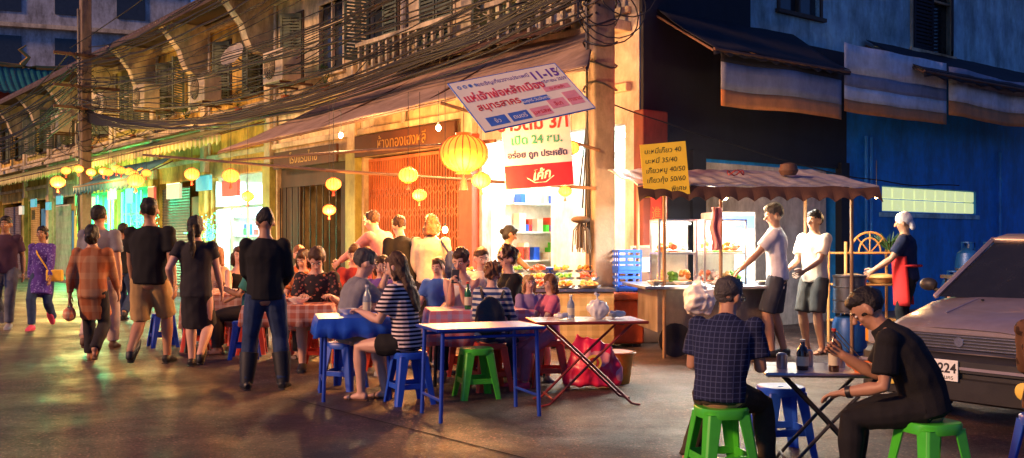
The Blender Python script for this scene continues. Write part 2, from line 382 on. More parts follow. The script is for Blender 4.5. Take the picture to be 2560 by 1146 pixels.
st=.43
P(-7.95,15.7,195,'man walking in dark t-shirt and grey jeans',1.79,1.05,top=('tee',K('plum',(.07,.035,.06))),bot=('trousers',jeang),shoes=('shoe',shoew),skin='brown',**WLK(.2))
_,I2=P(-7.28,15.5,185,'woman walking in purple patterned top and dark jeans',1.62,.93,top=('tunic',purple),bot=('trousers',jean),shoes=('shoe',shoep),hair=('bun',HB),skin='brown',**WLK2(.2))
_,I3=P(-4.72,11.25,6,'woman in rust patterned tunic walking over dark trousers',1.57,1.12,top=('tunic',K('rust',(.32,.1,.04),pat='plaid',c2=(.45,.26,.14),sc=34)),bot=('trousers',blk2),shoes=('sandal',sandm),hair=('bun',HB),fat=.04,**WLK(.2))
P(-5.12,12.4,4,'man in grey t-shirt and pale loose trousers walking',1.84,1.12,top=('tee',greyt),bot=('trousers',K('pale',(.5,.38,.33))),shoes=('shoe',sandm),skin='tan',**WLK2(.22))
P(-6.6,17,0,'person in black t-shirt walking down the street',1.7,1,top=('tee',blk),bot=('trousers',jean),shoes=('shoe',shoeb),skin='brown',**WLK(.2))
P(-3.95,10.9,-2,'tall man in black t-shirt and khaki shorts walking',1.86,1.2,top=('tee',blk),bot=('shorts',khaki),shoes=('shoe',shoeb),skin='tan',fat=.04,hy=12,**WLK2(.24))
P(-3.38,10.7,5,'woman in black dress with ponytail walking',1.66,1.06,top=('dress',blk2),bot=(None,None),shoes=('shoe',shoeb),hair=('ponytail',HB),skin='light',hy=-8,LH=(-.28,.1,.95),**WLK(.2))
P(-2.26,9.15,12,'man standing in black hoodie, jeans and rubber boots',1.65,1.08,top=('long',blk),bot=('trousers',jean),shoes=('boot',shoeb),hp=22,hy=20,LH=(-.12,.3,1.0),RH=(.18,.25,1.0),LF=(-.17,.02,0,0,12),RF=(.17,0,0,0,-12))
P(-3.6,13.2,215,'woman seated at a table in black tank top',1.66,.95,seat=st,top=('tank',blk),bot=('shorts',blk2),hair=('shoulder',HBr),skin='light',shoes=('sandal',sandm),hy=-20)
P(-4.05,13.7,150,'person seated at a table in pale top',1.66,.95,seat=st,top=('tee',K('peach',(.5,.3,.2))),bot=('trousers',jean),hair=('bob',HR),skin='light',shoes=('shoe',shoew))
P(-2.85,13.4,190,'person seated in orange top facing the street',1.68,1,seat=st,top=('tee',K('orange',(.5,.13,.05))),bot=('trousers',jean),skin='light',hair=('short',HR),shoes=('shoe',shoew))
P(-2.12,10.9,188,'man in dark floral shirt eating at a table',1.74,1.08,seat=st,lean=12,lean2=20,hp=35,top=('tee',K('floral',(.03,.025,.03),pat='floral',c2=(.35,.13,.09),sc=24)),bot=('shorts',K('sand',(.42,.36,.3))),shoes=('shoe',shoeb),hair=('short',HBr),skin='light',LH=(-.16,.38,.76),RH=(.14,.38,.76),palm=('down','down'),curl=(.8,.9))
b_,I=P(-1.5,9.15,-66,'man in grey t-shirt and glasses eating with raised hands',1.7,1.12,seat=st,lean=8,lean2=20,hp=8,top=('tee',greyt),bot=('shorts',K('sandg',(.28,.24,.2))),shoes=('shoe',shoeb),hair=('short',HG),skin='light',LH=(-.05,.36,1.0),RH=(.08,.34,1.05),curl=(.9,.9)); glasses(b_,I)
P(-1.38,10.6,170,'child seated in purple shirt behind the table',1.5,1,seat=st,top=('tee',K('violet',(.16,.08,.3))),bot=('trousers',jean),hair=('bob',HBr),skin='light',shoes=('shoe',shoew),hp=15)
P(-.88,8.42,66,'woman in striped t-shirt and black shorts sitting at table',1.62,1.0,seat=st,lean=6,lean2=12,hp=14,top=('tee',K('stripe',(.02,.015,.03),pat='stripes',c2=(.72,.62,.62),sc=185)),bot=('mini',blk),shoes=('sandal',sandm),hair=('long',HBr),skin='light',LH=(-.12,.4,.8),RH=(.1,.42,.82),palm=('down','down'),curl=(.7,.8),LF=(-.07,.44,0),RF=(.12,.3,0))
P(-1.55,13,62,'man in pink shirt leaning over a table',1.84,1.15,lean=24,lean2=34,side=0,hp=5,top=('long',K('pink',(.65,.3,.26))),bot=('trousers',jean),shoes=('shoe',shoeb),hair=('short',HBr),skin='light',LH=(-.2,.75,.95),RH=(.2,.72,1.0))
P(-1.3,12.3,35,'man in black t-shirt bending towards the food',1.7,1.15,lean=12,lean2=22,hp=15,top=('tee',blk),bot=('trousers',K('darkgrey',(.06,.06,.06))),shoes=('shoe',shoeb),hair=('short',HBr),skin='light',RH=(.25,.3,.95))
_,I17=P(-1.0,12.2,-12,'woman in cream jacket standing with a shoulder bag',1.68,1.12,lean=6,top=('long',K('cream',(.58,.48,.35))),bot=('trousers',blk2),shoes=('shoe',shoeb),hair=('shoulder',HR),skin='light',hp=10)
P(-.82,11.1,160,'child seated in blue t-shirt',1.45,1,seat=st,top=('tee',K('blue',(.05,.13,.45))),bot=('shorts',navy),hair=('short',HBr),skin='light',shoes=('shoe',shoew),hp=10)
_,I19=P(-.5,10.2,172,'woman in white sleeveless top holding a phone',1.68,.96,seat=st,lean=8,lean2=12,hp=18,hy=-10,top=('tank',white),bot=('trousers',jean),hair=('bun',HBr),skin='light',LH=(-.04,.3,.92),RH=(.06,.3,.94),curl=(.7,.7),shoes=('shoe',shoew))
P(-.12,14.0,-80,'food seller in ochre top and apron behind trays',1.58,.95,lean=8,top=('tee',K('ochre',(.4,.25,.06))),bot=('trousers',blk2),hair=('bun',HB),LH=(-.1,.45,1.0),RH=(.15,.45,.98),palm=('down','down'),shoes=('sandal',sandm),hp=22)
P(.0,10.3,115,'woman with curly hair in black top sitting',1.7,1.0,seat=st,lean=4,hp=15,top=('tee',blk),bot=('trousers',jean),hair=('curly',HBr),skin='light',shoes=('shoe',shoeb),LH=(-.1,.38,.78),RH=(.15,.36,.78),palm=('down','down'))
_,I22=P(-.2,9.15,-20,'curly haired child in striped jumper wearing a backpack',1.42,.98,seat=st,lean=6,hp=15,top=('long',K('jumper',(.03,.06,.18),pat='stripes',c2=(.55,.55,.55),sc=120)),bot=('trousers',jean),hair=('curly',HR),skin='light',shoes=('shoe',shoeb))
P(.17,9.9,200,'small blond child seated at a table',1.15,.95,seat=.43,top=('tee',K('lilac',(.3,.22,.4))),bot=('shorts',navy),hair=('bob',HBl),skin='light',shoes=('shoe',shoew))
P(.36,9.4,110,'little girl in pink top with long hair',1.2,.95,seat=.43,top=('tee',K('rose',(.65,.16,.24))),bot=('trousers',K('rosep',(.4,.15,.2))),hair=('shoulder',HR),skin='light',shoes=('shoe',shoep),hp=5)
P(-1.95,12.4,175,'man seated in dark red shirt at the crowded table',1.7,1,seat=st,hp=12,top=('tee',K('maroon',(.3,.04,.04))),bot=('trousers',jean),hair=('short',HBr),skin='light',shoes=('shoe',shoeb),LH=(-.1,.35,.8))
P(-3.15,12.1,100,'woman seated in teal top eating',1.62,.95,seat=st,hp=18,top=('tee',K('tealt',(.04,.2,.2))),bot=('trousers',blk2),hair=('ponytail',HB),skin='tan',shoes=('sandal',sandm),LH=(-.1,.35,.85))
P(-2.5,12.0,165,'woman seated in orange floral top at crowded table',1.6,.95,seat=st,hp=20,top=('tee',K('oflor',(.5,.16,.05),pat='floral',c2=(.6,.4,.2),sc=20)),bot=('trousers',blk2),hair=('bob',HBr),skin='light',shoes=('sandal',sandm))
P(-.35,11.5,185,'man seated in white t-shirt behind the family',1.66,1,seat=st,hp=14,hy=15,top=('tee',white2),bot=('trousers',jean),hair=('short',HBr),skin='light',shoes=('shoe',shoeb))
P(3.12,11.75,70,'man in white t-shirt and dark shorts reaching to the stall',1.8,1.12,lean=3,hp=12,hy=25,top=('tee',white),bot=('shorts',K('slate',(.05,.055,.07))),hair=('short',HG),shoes=('shoe',shoeb),LH=(-.28,.4,.95),RH=(.12,.42,1.0),palm=('down','down'),LF=(-.12,.05,0,0,5),RF=(.12,-.06,0,0,-5))
P(3.66,12.1,125,'man in off-white t-shirt standing at the stall',1.73,1.08,top=('tee',white2),bot=('shorts',K('slate2',(.05,.05,.05))),hair=('short',HB),shoes=('sandal',sandm),LH=(-.1,.32,1.0),RH=(.12,.32,1.02),hp=5)
_,I27=P(5.0,12.6,62,'cook in navy t-shirt, red apron and white headscarf',1.72,1.08,lean=5,hp=10,top=('tee',navy),bot=('trousers',blk),hair=('cap',white),shoes=('boot',shoeb),LH=(-.25,.38,1.0),RH=(.38,.05,.84),curl=(.6,1.0))
b_,I28=P(1.17,5.62,-28,'man in dark checked shirt sitting on green stool',1.46,1.2,seat=st,lean=8,lean2=30,hp=4,hy=-26,top=('tee',K('checked',(.012,.016,.05),pat='check',c2=(.05,.065,.14),sc=210)),bot=('trousers',K('olive',(.05,.038,.025))),hair=('short',HG),shoes=('shoe',shoeb),LH=(-.16,.36,.74),RH=(.16,.38,.76),LF=(-.3,.22,0,0,15),RF=(.24,.3,0,0,-10),fat=.03); glasses(b_,I28)
b_,I29=P(2.15,5.2,66,'man in black polo shirt eating noodles on green stool',1.47,1.22,seat=st,lean=16,lean2=42,hp=26,hy=6,top=('polo',blk),bot=('trousers',blk),hair=('short',HB),shoes=('shoe',shoeb),LH=(-.19,.46,.66),RH=(.12,.5,.86),palm=('down','in'),curl=(.5,.95),LF=(-.16,.42,0),RF=(.2,.42,0),fat=.04)
P(2.86,5.3,-50,'person in brown camouflage shirt on blue stool',1.42,1.1,seat=st,lean=5,top=('long',K('camo',(.12,.06,.035),pat='floral',c2=(.04,.02,.015),sc=18)),bot=('trousers',jean),hair=('short',HB),shoes=('shoe',shoeb))
# ---------------------------------------------------------------- stools & tables
plB=mat('plastic_blue',(.015,.08,.55),.35,bump=.03,var=.12); plG=mat('plastic_green',(.06,.5,.03),.35,bump=.03,var=.12); plR=mat('plastic_red',(.55,.05,.02),.4,bump=.03,var=.12); plO=mat('plastic_orange',(.6,.2,.03),.4,bump=.03)
metB=mat('metal_blue',(.02,.07,.45),.4,.3,bump=.05); metR=mat('metal_red',(.3,.04,.03),.4,.3); metK=mat('metal_black',(.03,.03,.035),.4,.5); steel=mat('steel',(.5,.5,.52),.3,1,bump=.04); alu=mat('aluminium',(.55,.56,.58),.35,1,bump=.05)
def stool(m):
    r=root('plastic_stool','x',"stool"); h=.43; kids=[]
    b=B(); n=28;p=3.2
    def rr(a,z):
        o=[]
        for j in range(n):
            th=2*pi*j/n; c,s=cos(th),sin(th); q=(abs(c)**p+abs(s)**p)**(-1/p); o.append((a*q*c,a*q*s,z))
        return o
    rings=[(.135,h-.055),(.14,h-.01),(.133,h),(.11,h-.001),(.04,h-.006),(.018,h-.006),(.018,h-.02),(.125,h-.02),(.128,h-.055)]
    vs=[];fs=[]
    for a,z in rings: vs+=rr(a,z)
    kk=len(rings)
    for i in range(kk):
        for j in range(n): fs.append((i*n+j,i*n+(j+1)%n,((i+1)%kk)*n+(j+1)%n,((i+1)%kk)*n+j))
    b.add(vs,fs); kids.append(mk(b,'seat',m,r,smooth=True))
    g=B();vs=[]
    for t in(0,.35,.7,1):
        z=(h-.03)*(1-t); e=.125+.052*t; ww=.08-.03*t
        vs+=[(e,e-.012,z),(e-.012,e,z),(e-ww,e+.002,z),(e-ww,e-.008,z),(e-.016,e-.02,z),(e-.008,e-ww,z),(e+.002,e-ww,z)]
    q7=7;fs=[(i*q7+j,i*q7+(j+1)%q7,(i+1)*q7+(j+1)%q7,(i+1)*q7+j) for i in range(3) for j in range(q7)]+[tuple(range(q7)),tuple(range(4*q7-1,3*q7-1,-1))]
    g.add(vs,fs); o=mk(g,'leg',m,r,bev=.003); kids.append(o)
    for q in(1,2,3):
        c=o.copy(); COL.objects.link(c); c.matrix_basis=TR(rz=90*q); kids.append(c)
    e=.147
    b0=mk(B().box(-e+.01,e-.01,-e-.004,-e+.006,.13,.175),'brace',m,r,bev=.003); kids.append(b0)
    for q in(1,2,3):
        c=b0.copy(); COL.objects.link(c); c.matrix_basis=TR(rz=90*q); kids.append(c)
    return r,kids
def stools(lst,m,grp='plastic stools around the street tables'):
    pr=None
    for (x,y,rz,lab) in lst:
        if pr is None: pr=stool(m); r=pr[0]; r.matrix_basis=TR(x,y,0,rz)
        else: r=dup(pr[0],TR(x,y,0,rz),pr[1])
        r['label']=lab; r['group']=grp
stools([(1.17,5.6,12,'green plastic stool under the man in checked shirt'),(2.15,5.15,20,'green plastic stool under the man in black polo'),(-.31,8.7,18,'empty green plastic stool beside the blue metal table')],plG)
stools([(-.86,8.4,25,'blue plastic stool under the striped woman'),(-1.55,9.2,-20,'blue plastic stool under the man in grey'),(1.72,6.4,8,'tall blue plastic stool behind the folding table'),(2.86,5.3,10,'blue plastic stool at the kerbside table'),(-3.1,11.6,10,'blue plastic stool beside walking people'),(-4.5,12.9,30,'blue plastic stool near the red tables')],plB)
stools([(-2.12,10.9,5,'red plastic stool under the man in floral shirt'),(-3.6,13.2,25,'red plastic stool at the tablecloth table'),(-4.05,13.7,12,'red plastic stool at the tablecloth table'),(-2.85,13.4,0,'red plastic stool at the tablecloth table'),(-1.38,10.6,0,'red plastic stool behind the blue table'),(-.82,11.1,20,'red plastic stool at the plaid table'),(-.5,10.2,5,'red plastic stool at the plaid table'),(.0,10.3,30,'red plastic stool at the plaid table'),(-.2,9.15,20,'red plastic stool under the curly child'),(.17,9.9,10,'red plastic stool under the blond child'),(.36,9.4,0,'red plastic stool under the girl in pink'),(-2.5,12.0,20,'red plastic stool under woman in orange'),(-.35,11.5,20,'red plastic stool under man in white'),(-3.9,12.4,5,'empty red plastic stool near the tables'),(-1.95,12.4,33,'red plastic stool under man in dark red'),(-3.15,12.1,10,'red plastic stool under woman in teal')],plR)
def table(x,y,rz,w,d,h,tm,lm,lab,style='straight',cl=None,clm=None,rim=None):
    r=root('folding_table' if style=='cross' else 'street_table',lab,'table',TR(x,y,0,rz))
    mk(B().box(-w/2,w/2,-d/2,d/2,h-.022,h,0),'table_top',[tm],r,bev=.006)
    if rim: g=B(); [g.cyl(p,q,.013,n=8) for p,q in (((-w/2,-d/2,h-.012),(w/2,-d/2,h-.012)),((w/2,-d/2,h-.012),(w/2,d/2,h-.012)),((w/2,d/2,h-.012),(-w/2,d/2,h-.012)),((-w/2,d/2,h-.012),(-w/2,-d/2,h-.012)))]; mk(g,'rim',[rim],r,smooth=True)
    e=.05
    if style=='straight':
        for sx in(-1,1):
            for sy in(-1,1): mk(B().cyl((sx*(w/2-e),sy*(d/2-e),h-.02),(sx*(w/2-e+.02),sy*(d/2-e+.01),0),.0165,.0165,10),'leg',[lm],r,smooth=True)
        z=.16
        for sx in(-1,1): mk(B().cyl((sx*(w/2-e+.015),-(d/2-e),z),(sx*(w/2-e+.015),d/2-e,z),.012,n=8),'brace',[lm],r,smooth=True)
        for sy in(-1,1): mk(B().cyl((-(w/2-e),sy*(d/2-e),h-.07),(w/2-e,sy*(d/2-e),h-.07),.012,n=8),'brace',[lm],r,smooth=True)
    else:
        for sy in(-1,1):
            yy=sy*(d/2-.07)
            for sx in(-1,1): mk(B().tube([(sx*(w/2-.1),yy+sx*.012,h-.02),(0,yy+sx*.012,h*.5),(-sx*(w/2-.12),yy+sx*.012,.02),(-sx*(w/2-.05),yy+sx*.012,.005)],.011,8),'leg',[lm],r,smooth=True)
        for sx in(-1,1): mk(B().cyl((sx*(w/2-.14),-(d/2-.07),.06),(sx*(w/2-.14),(d/2-.07),.06),.009,n=8),'brace',[lm],r,smooth=True)
    if cl:
        g=B(); n=72; vs=[];o_=.012
        def edge(t,ex,z,wv):
            t=t%1*4; s=int(t);f=t-s; a=w/2+ex;c=d/2+ex; P4=[(-a,-c),(a,-c),(a,c),(-a,c)]; p=P4[s%4];q=P4[(s+1)%4]
            X=p[0]+(q[0]-p[0])*f;Y=p[1]+(q[1]-p[1])*f; return (X*(1+wv),Y*(1+wv),z)
        rows=[(o_,h+.006,0),(o_+.01,h-.03,.01),(o_+.02,h-cl*.5,.03),(o_+.025,h-cl,.05)]
        for ex,z,am in rows:
            for j in range(n): vs.append(edge(j/n,ex,z+(0 if z>h else .012*sin(j*.9)*am*20),am*sin(j*1.9+sin(j*.35)*2)))
        fs=[(i*n+j,i*n+(j+1)%n,(i+1)*n+(j+1)%n,(i+1)*n+j) for i in range(3) for j in range(n)]+[tuple(range(n-1,-1,-1))]
        g.add(vs,fs); mk(g,'tablecloth',[clm],r,smooth=True,solid=.004)
    return r
tblu=mat('laminate_blue',(.12,.24,.62),.35,bump=.05,var=.25,ns=4,dirt=.3); twh=mat('laminate_white',(.5,.46,.42),.3,bump=.05,var=.2,dirt=.3)
pl1=mat('plaid_red',(.4,.1,.06),.7,pat='plaid',c2=(.65,.45,.4),sc=70); pl2=mat('plaid_pink',(.55,.16,.22),.6,pat='plaid',c2=(.3,.35,.6),sc=60); blc=mat('cloth_vinyl_blue',(.02,.1,.6),.35,var=.1)
table(-.25,7.82,22,.86,.56,.7,tblu,metB,'empty blue metal table with pale blue top',rim=metB)
table(.62,8.42,8,.92,.55,.7,twh,metR,'white folding table with crossed red legs holding bags','cross',rim=metR)
table(-1.38,8.75,14,.62,.6,.7,twh,metB,'table covered with bright blue vinyl cloth',cl=.16,clm=blc)
table(-.35,9.65,10,.9,.6,.7,twh,metK,'table with pink plaid tablecloth beside seated family',cl=.32,clm=pl2)
table(-2.3,10.35,6,.85,.55,.7,twh,metK,'table with orange plaid cloth before man in floral shirt',cl=.2,clm=pl1)
table(-3.55,12.5,12,1.0,.6,.7,twh,metK,'table with red plaid cloth at the street side',cl=.4,clm=pl1)
table(1.86,5.95,-6,.74,.52,.6,twh,metK,'low folding table with bowls and sauce bottles','cross',rim=steel)
table(.1,9.95,0,.5,.5,.68,twh,metK,'small plaid covered table beside the children',cl=.3,clm=pl2)
table(-2.2,11.55,8,.9,.5,.7,twh,metK,'red plaid covered table in the crowded middle',cl=.35,clm=pl1)
# ---------------------------------------------------------------- tableware, bags
glassm=mat('clear_glass',(.75,.82,.85),.08,trans=.85,bump=0,var=0); waterm=mat('plastic_bottle',(.5,.6,.7),.15,trans=.6,bump=.02); dark_sauce=mat('dark_bottle',(.03,.012,.008),.12,bump=0,coat=.5); greenb=mat('green_bottle',(.02,.2,.08),.12,trans=.4,bump=0)
labm=mat('label_paper',(.6,.55,.4),.6); redcap=mat('cap_red',(.5,.03,.02),.4); bagw=mat('bag_white',(.72,.72,.7),.35,bump=.6,bs=18,spec=.6); bowlo=mat('bowl_orange',(.8,.2,.03),.3,bump=0); noodle=mat('noodles',(.6,.4,.15),.4,bump=.9,bs=50); whp=mat('porcelain',(.75,.73,.7),.25,bump=0)
def bottle(x,y,z,h,rad,m,lab,cap=redcap,lbl=True):
    r=root('bottle',lab,'bottle',TR(x,y,z))
    mk(B().lathe([(rad*.9,0),(rad,.01),(rad,h*.58),(rad*.85,h*.68),(rad*.4,h*.8),(rad*.36,h*.93)],16),'bottle_body',[m],r,smooth=True)
    mk(B().lathe([(rad*.45,h*.93),(rad*.45,h)],14),'cap',[cap],r,smooth=True)
    if lbl: mk(B().lathe([(rad*1.02,h*.15),(rad*1.02,h*.45)],16),'bottle_label',[labm],r,smooth=True)
    return r
bottle(-1.25,8.62,.71,.27,.036,waterm,'clear water bottle on the blue vinyl table',cap=whp)
bottle(-.42,9.5,.71,.26,.032,greenb,'green glass bottle on the plaid table')
bottle(.5,8.5,.7,.2,.032,waterm,'clear water bottle on white folding table',cap=whp)
bottle(1.7,5.85,.6,.18,.035,dark_sauce,'dark sauce bottle with metal cap on low table',cap=steel)
bottle(1.86,5.78,.6,.25,.03,dark_sauce,'tall dark sauce bottle with red cap on low table')
bottle(-2.55,10.3,.71,.22,.032,waterm,'clear water bottle on plaid table',cap=whp,lbl=False)
bottle(-2.0,11.5,.71,.24,.032,waterm,'clear water bottle on crowded table',cap=whp,lbl=False)
for i,(x,y,h) in enumerate(((1.6,5.93,.07),(1.78,6.02,.08),(1.96,5.98,.07))):
    r=root('condiment_jar','steel condiment jar on the low table','jar',TR(x,y,.6),group='condiment jars on the low table'); mk(B().lathe([(.03,0),(.032,.01),(.032,h),(.034,h),(.034,h+.008)],14),'jar_body',[steel],r,smooth=True); mk(B().ell((0,0,h+.012),(.03,.03,.012),12),'lid',[steel],r,smooth=True)
def bowl(x,y,z,rad,m,lab,fill=noodle,n='bowl'):
    r=root(n,lab,'bowl',TR(x,y,z)); mk(B().lathe([(rad*.45,0),(rad*.5,.012),(rad*.85,rad*.32),(rad,rad*.55),(rad*.97,rad*.55),(rad*.8,rad*.34),(rad*.3,rad*.2)],22),'bowl_body',[m],r,smooth=True)
    mk(B().ell((0,0,rad*.4),(rad*.8,rad*.8,rad*.14),14),'noodles',[fill],r,smooth=2); return r
bowl(2.02,5.76,.6,.1,bowlo,'orange noodle bowl in front of man in black')
bowl(-1.45,8.85,.71,.09,whp,'white bowl of food on blue table'); bowl(-2.2,10.3,.71,.11,whp,'white plate of food on plaid table'); bowl(-.2,9.75,.71,.1,whp,'white bowl on the plaid table'); bowl(-3.5,12.4,.71,.1,whp,'white bowl on red plaid table'); bowl(-2.35,11.5,.71,.11,whp,'white bowl on crowded table')
bam=mat('bamboo',(.5,.35,.15),.5); r=root('chopsticks','pair of chopsticks dipping into the noodle bowl','chopsticks'); mk(B().cyl((1.76,5.5,.86),(2.0,5.74,.65),.003,.002,6),'chopstick',[bam],r); mk(B().cyl((1.78,5.48,.86),(2.03,5.74,.65),.003,.002,6),'chopstick',[bam],r)
def blob(c,r,name,m,lab,cat,wr=.03,wf=9,vox=.02,top=None,smt=.5):
    g=B()
    if top=='flat': g.tube([(0,0,.04),(0,0,r[2]*.8),(0,0,r[2]*1.5),(.03,0,r[2]*1.9)],[(r[0],r[1]),(r[0]*1.02,r[1]),(r[0]*.9,r[1]*.6),(r[0]*.7,r[1]*.25)],20,cap=.3)
    else: g.ell((0,0,r[2]),r,18)
    if top==1:
        g.tube([(0,0,r[2]*1.6),(.0,0,r[2]*2.15),(.01,0,r[2]*2.3)],[r[0]*.5,r[0]*.2,r[0]*.16],10); g.tube([(0,0,r[2]*2.2),(-r[0]*.3,0,r[2]*2.45)],[(r[0]*.16,.02),(r[0]*.26,.012)],8); g.tube([(0,0,r[2]*2.2),(r[0]*.3,.02,r[2]*2.35)],[(r[0]*.14,.02),(r[0]*.2,.012)],8)
    me=remesh(g,vox,smt,name,[m],wr=wr*.6,wf=wf,it=1); return mk(me,name,[],None,TR(*c),label=lab,cat=cat)
blob((.72,8.4,.7),(.1,.09,.09),'plastic_bag',bagw,'white plastic bag standing on folding table','bag',top=1,wr=.035,wf=14,vox=.011)
blob((.88,8.5,.7),(.08,.06,.04),'plastic_bag',bagw,'crumpled white plastic bag on folding table','bag',wr=.035,wf=16,vox=.011)
blob((.42,8.38,.7),(.07,.06,.03),'paper_napkins',bagw,'heap of white napkins on folding table','napkin',wr=.03,wf=16,vox=.012)
blob((2.12,11.3,.5),(.2,.17,.2),'plastic_bag',bagw,'large white plastic bag hanging by the cart','bag',top=1,wr=.05,wf=11,vox=.017)
blob((5.3,12.0,.6),(.09,.08,.1),'plastic_bag',mat('bag_food',(.6,.3,.2),.3,bump=.4),'clear plastic bag of food carried by the cook','bag',top=1,wr=.02,vox=.015)
lr=blob((.74,9.2,.0),(.26,.13,.24),'shopping_bag',mat('bag_red',(.75,.02,.08),.35,bump=.6,bs=14,spec=.6,pat='floral',c2=(.8,.3,.35),sc=4),'large shiny red bag with round gold emblem','bag',wr=.05,wf=8,vox=.018,top='flat')
g=B().lathe([(.07,0),(.07,.006)],24); em=mk(g,'emblem',[mat('gold_print',(.75,.5,.08),.5)],lr,TR(.0,-.165,.26,0,84))
g=B().lathe([(.045,0.007),(.045,.01)],20); mk(g,'emblem_centre',[redcap],em); g=B().ell((0,.0,.012),(.026,.03,.004),10); mk(g,'emblem_figure',[mat('gold_print',(1,1,1))],em)
r=root('wash_tub','yellow plastic tub beside the red bag','tub',TR(.98,9.6,0)); mk(B().lathe([(.15,0),(.19,.28),(.205,.28),(.205,.3),(.185,.3),(.14,.02)],24),'tub_body',[mat('tub_yellow',(.8,.35,.03),.4,bump=.05)],r,smooth=True); mk(B().lathe([(.208,.285),(.215,.292),(.208,.3)],24),'rim',[plO],r,smooth=True)
r=root('ice_box','red orange insulated ice box with lid','ice box',TR(1.27,13.1,0,8))
mk(B().box(-.4,.4,-.3,.3,.04,.6),'box_body',[mat('box_orange',(.6,.1,.03),.45,dirt=.4)],r,bev=.03); mk(B().box(-.43,.43,-.33,.33,.6,.7),'lid',[mat('box_lid',(.45,.12,.06),.5,dirt=.4)],r,bev=.025); [mk(B().box(sx*.3-.05,sx*.3+.05,-.28,.28,0,.04),'foot',[metK],r) for sx in(-1,1)]; mk(B().tube([(-.12,-.34,.3),(-.1,-.37,.3),(.1,-.37,.3),(.12,-.34,.3)],.012,8),'handle',[metK],r,smooth=True)
def crate(x,y,z,rz,lab):
    b=B(); w,d,h=.16,.16,.26
    for zz in(.01,.09,.17,.24):
        for a in(0,1,2,3): b.box(-w,w,-d,-d+.012,zz,zz+.035+(.02 if zz<.02 else 0),M=TR(rz=90*a))
    for a in(0,1,2,3):
        for xx in(-w,-.05,.05,w-.02): b.box(xx,xx+.02,-d+.002,-d+.014,0,h,M=TR(rz=90*a))
    b.box(-w+.013,w-.013,-d+.013,d-.013,.012,.02); return mk(b,'bottle_crate',[plB],None,TR(x,y,z,rz),label=lab,cat='crate',group='stack of blue crates')
crate(1.5,13.1,.7,8,'blue plastic bottle crate on the ice box'); crate(1.5,13.1,.97,10,'blue plastic bottle crate on another crate')
g=B().box(-.2,.2,-.16,.16,0,.2); g.add([(-.2,-.16,.2),(.2,-.16,.2),(.28,-.3,.33),(-.12,-.3,.33)],[(0,1,2,3)]); g.add([(-.2,.16,.2),(.2,.16,.2),(.1,.3,.36),(-.25,.3,.34)],[(0,1,2,3)]); mk(g,'cardboard_box',[mat('carton',(.5,.42,.3),.8)],None,TR(1.8,13.5,.95,-15),label='open white carton box beside the crates',cat='box',solid=.006)
mk(B().box(-.35,.35,-.25,.25,0,.95),'wooden_cabinet',[mat('dark_wood',(.12,.05,.03),.6,dirt=.4)],None,TR(1.85,13.6,0,10),label='low dark wooden cabinet carrying a carton',cat='cabinet',bev=.01)
# ---------------------------------------------------------------- frames for facades
C=V((1.8,14.15,0)); u=V((-.621,.784,0)); nL=V((-.784,-.621,0))
def WL(s,off,z): return C+u*s+nL*off+V((0,0,z))
FL=Matrix(((.621,.784,0,C.x),(-.784,.621,0,C.y),(0,0,1,0),(0,0,0,1)))
FR=Matrix(((.784,-.621,0,C.x),(.621,.784,0,C.y),(0,0,1,0),(0,0,0,1)))
def wallo(b,x0,x1,z0,z1,y0,y1,ops,m=0):
    xs=sorted({x0,x1,*[max(x0,min(x1,q)) for o in ops for q in o[:2]]}); zs=sorted({z0,z1,*[max(z0,min(z1,q)) for o in ops for q in o[2:4]]})
    for i in range(len(xs)-1):
        for j in range(len(zs)-1):
            cx=(xs[i]+xs[i+1])/2; cz=(zs[j]+zs[j+1])/2
            if any(o[0]<cx<o[1] and o[2]<cz<o[3] for o in ops): continue
            b.box(xs[i],xs[i+1],y0,y1,zs[j],zs[j+1],m)
cream=mat('plaster_cream',(.72,.48,.11),.85,dirt=.72,bump=.4,bs=20); cream2=mat('plaster_pale',(.72,.6,.38),.85,dirt=.68,bump=.4,bs=20); cream3=mat('plaster_olive',(.52,.47,.12),.85,dirt=.72,bump=.4,bs=20); greyp=mat('plaster_grey',(.6,.56,.5),.85,dirt=.6,bump=.4,bs=20)
trim=mat('trim_white',(.72,.62,.42),.8,dirt=.6,bump=.2); woodd=mat('wood_dark',(.07,.045,.03),.7,dirt=.4); shut=mat('shutter_green',(.12,.16,.11),.7,dirt=.4); rooft=mat('roof_tile',(.17,.12,.15),.8,dirt=.5,var=.4,ns=3,bump=.5,bs=12); rustm=mat('rusty_iron',(.14,.07,.04),.7,dirt=.5)
paneg=mat('window_glass',(.03,.04,.05),.12,bump=0); panel=mat('window_lit',(.5,.33,.12),.6,em=.6,ec=(1,.65,.25))
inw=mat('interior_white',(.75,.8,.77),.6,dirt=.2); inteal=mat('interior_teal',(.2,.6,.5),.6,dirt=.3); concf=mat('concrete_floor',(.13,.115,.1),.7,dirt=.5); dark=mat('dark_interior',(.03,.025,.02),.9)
gateo=mat('gate_rust',(.55,.17,.06),.55,dirt=.4); gatew=mat('gate_white',(.55,.55,.48),.6,dirt=.4); rollg=mat('roller_grey',(.2,.18,.2),.5,.3,dirt=.4); tile_g=mat('tile_green',(.38,.4,.1),.5,dirt=.5); redpil=mat('pillar_red',(.5,.1,.05),.6,dirt=.35); bluedoor=mat('door_blue',(.05,.25,.5),.6,dirt=.3)
tubeM=mat('fluorescent',(1,1,1),em=25,ec=(.85,1,.98)); tubeG=mat('neon_green',(.1,1,.5),em=7,ec=(.05,1,.35)); bulbM=mat('bulb_warm',(1,.8,.4),em=50,ec=(1,.62,.2))
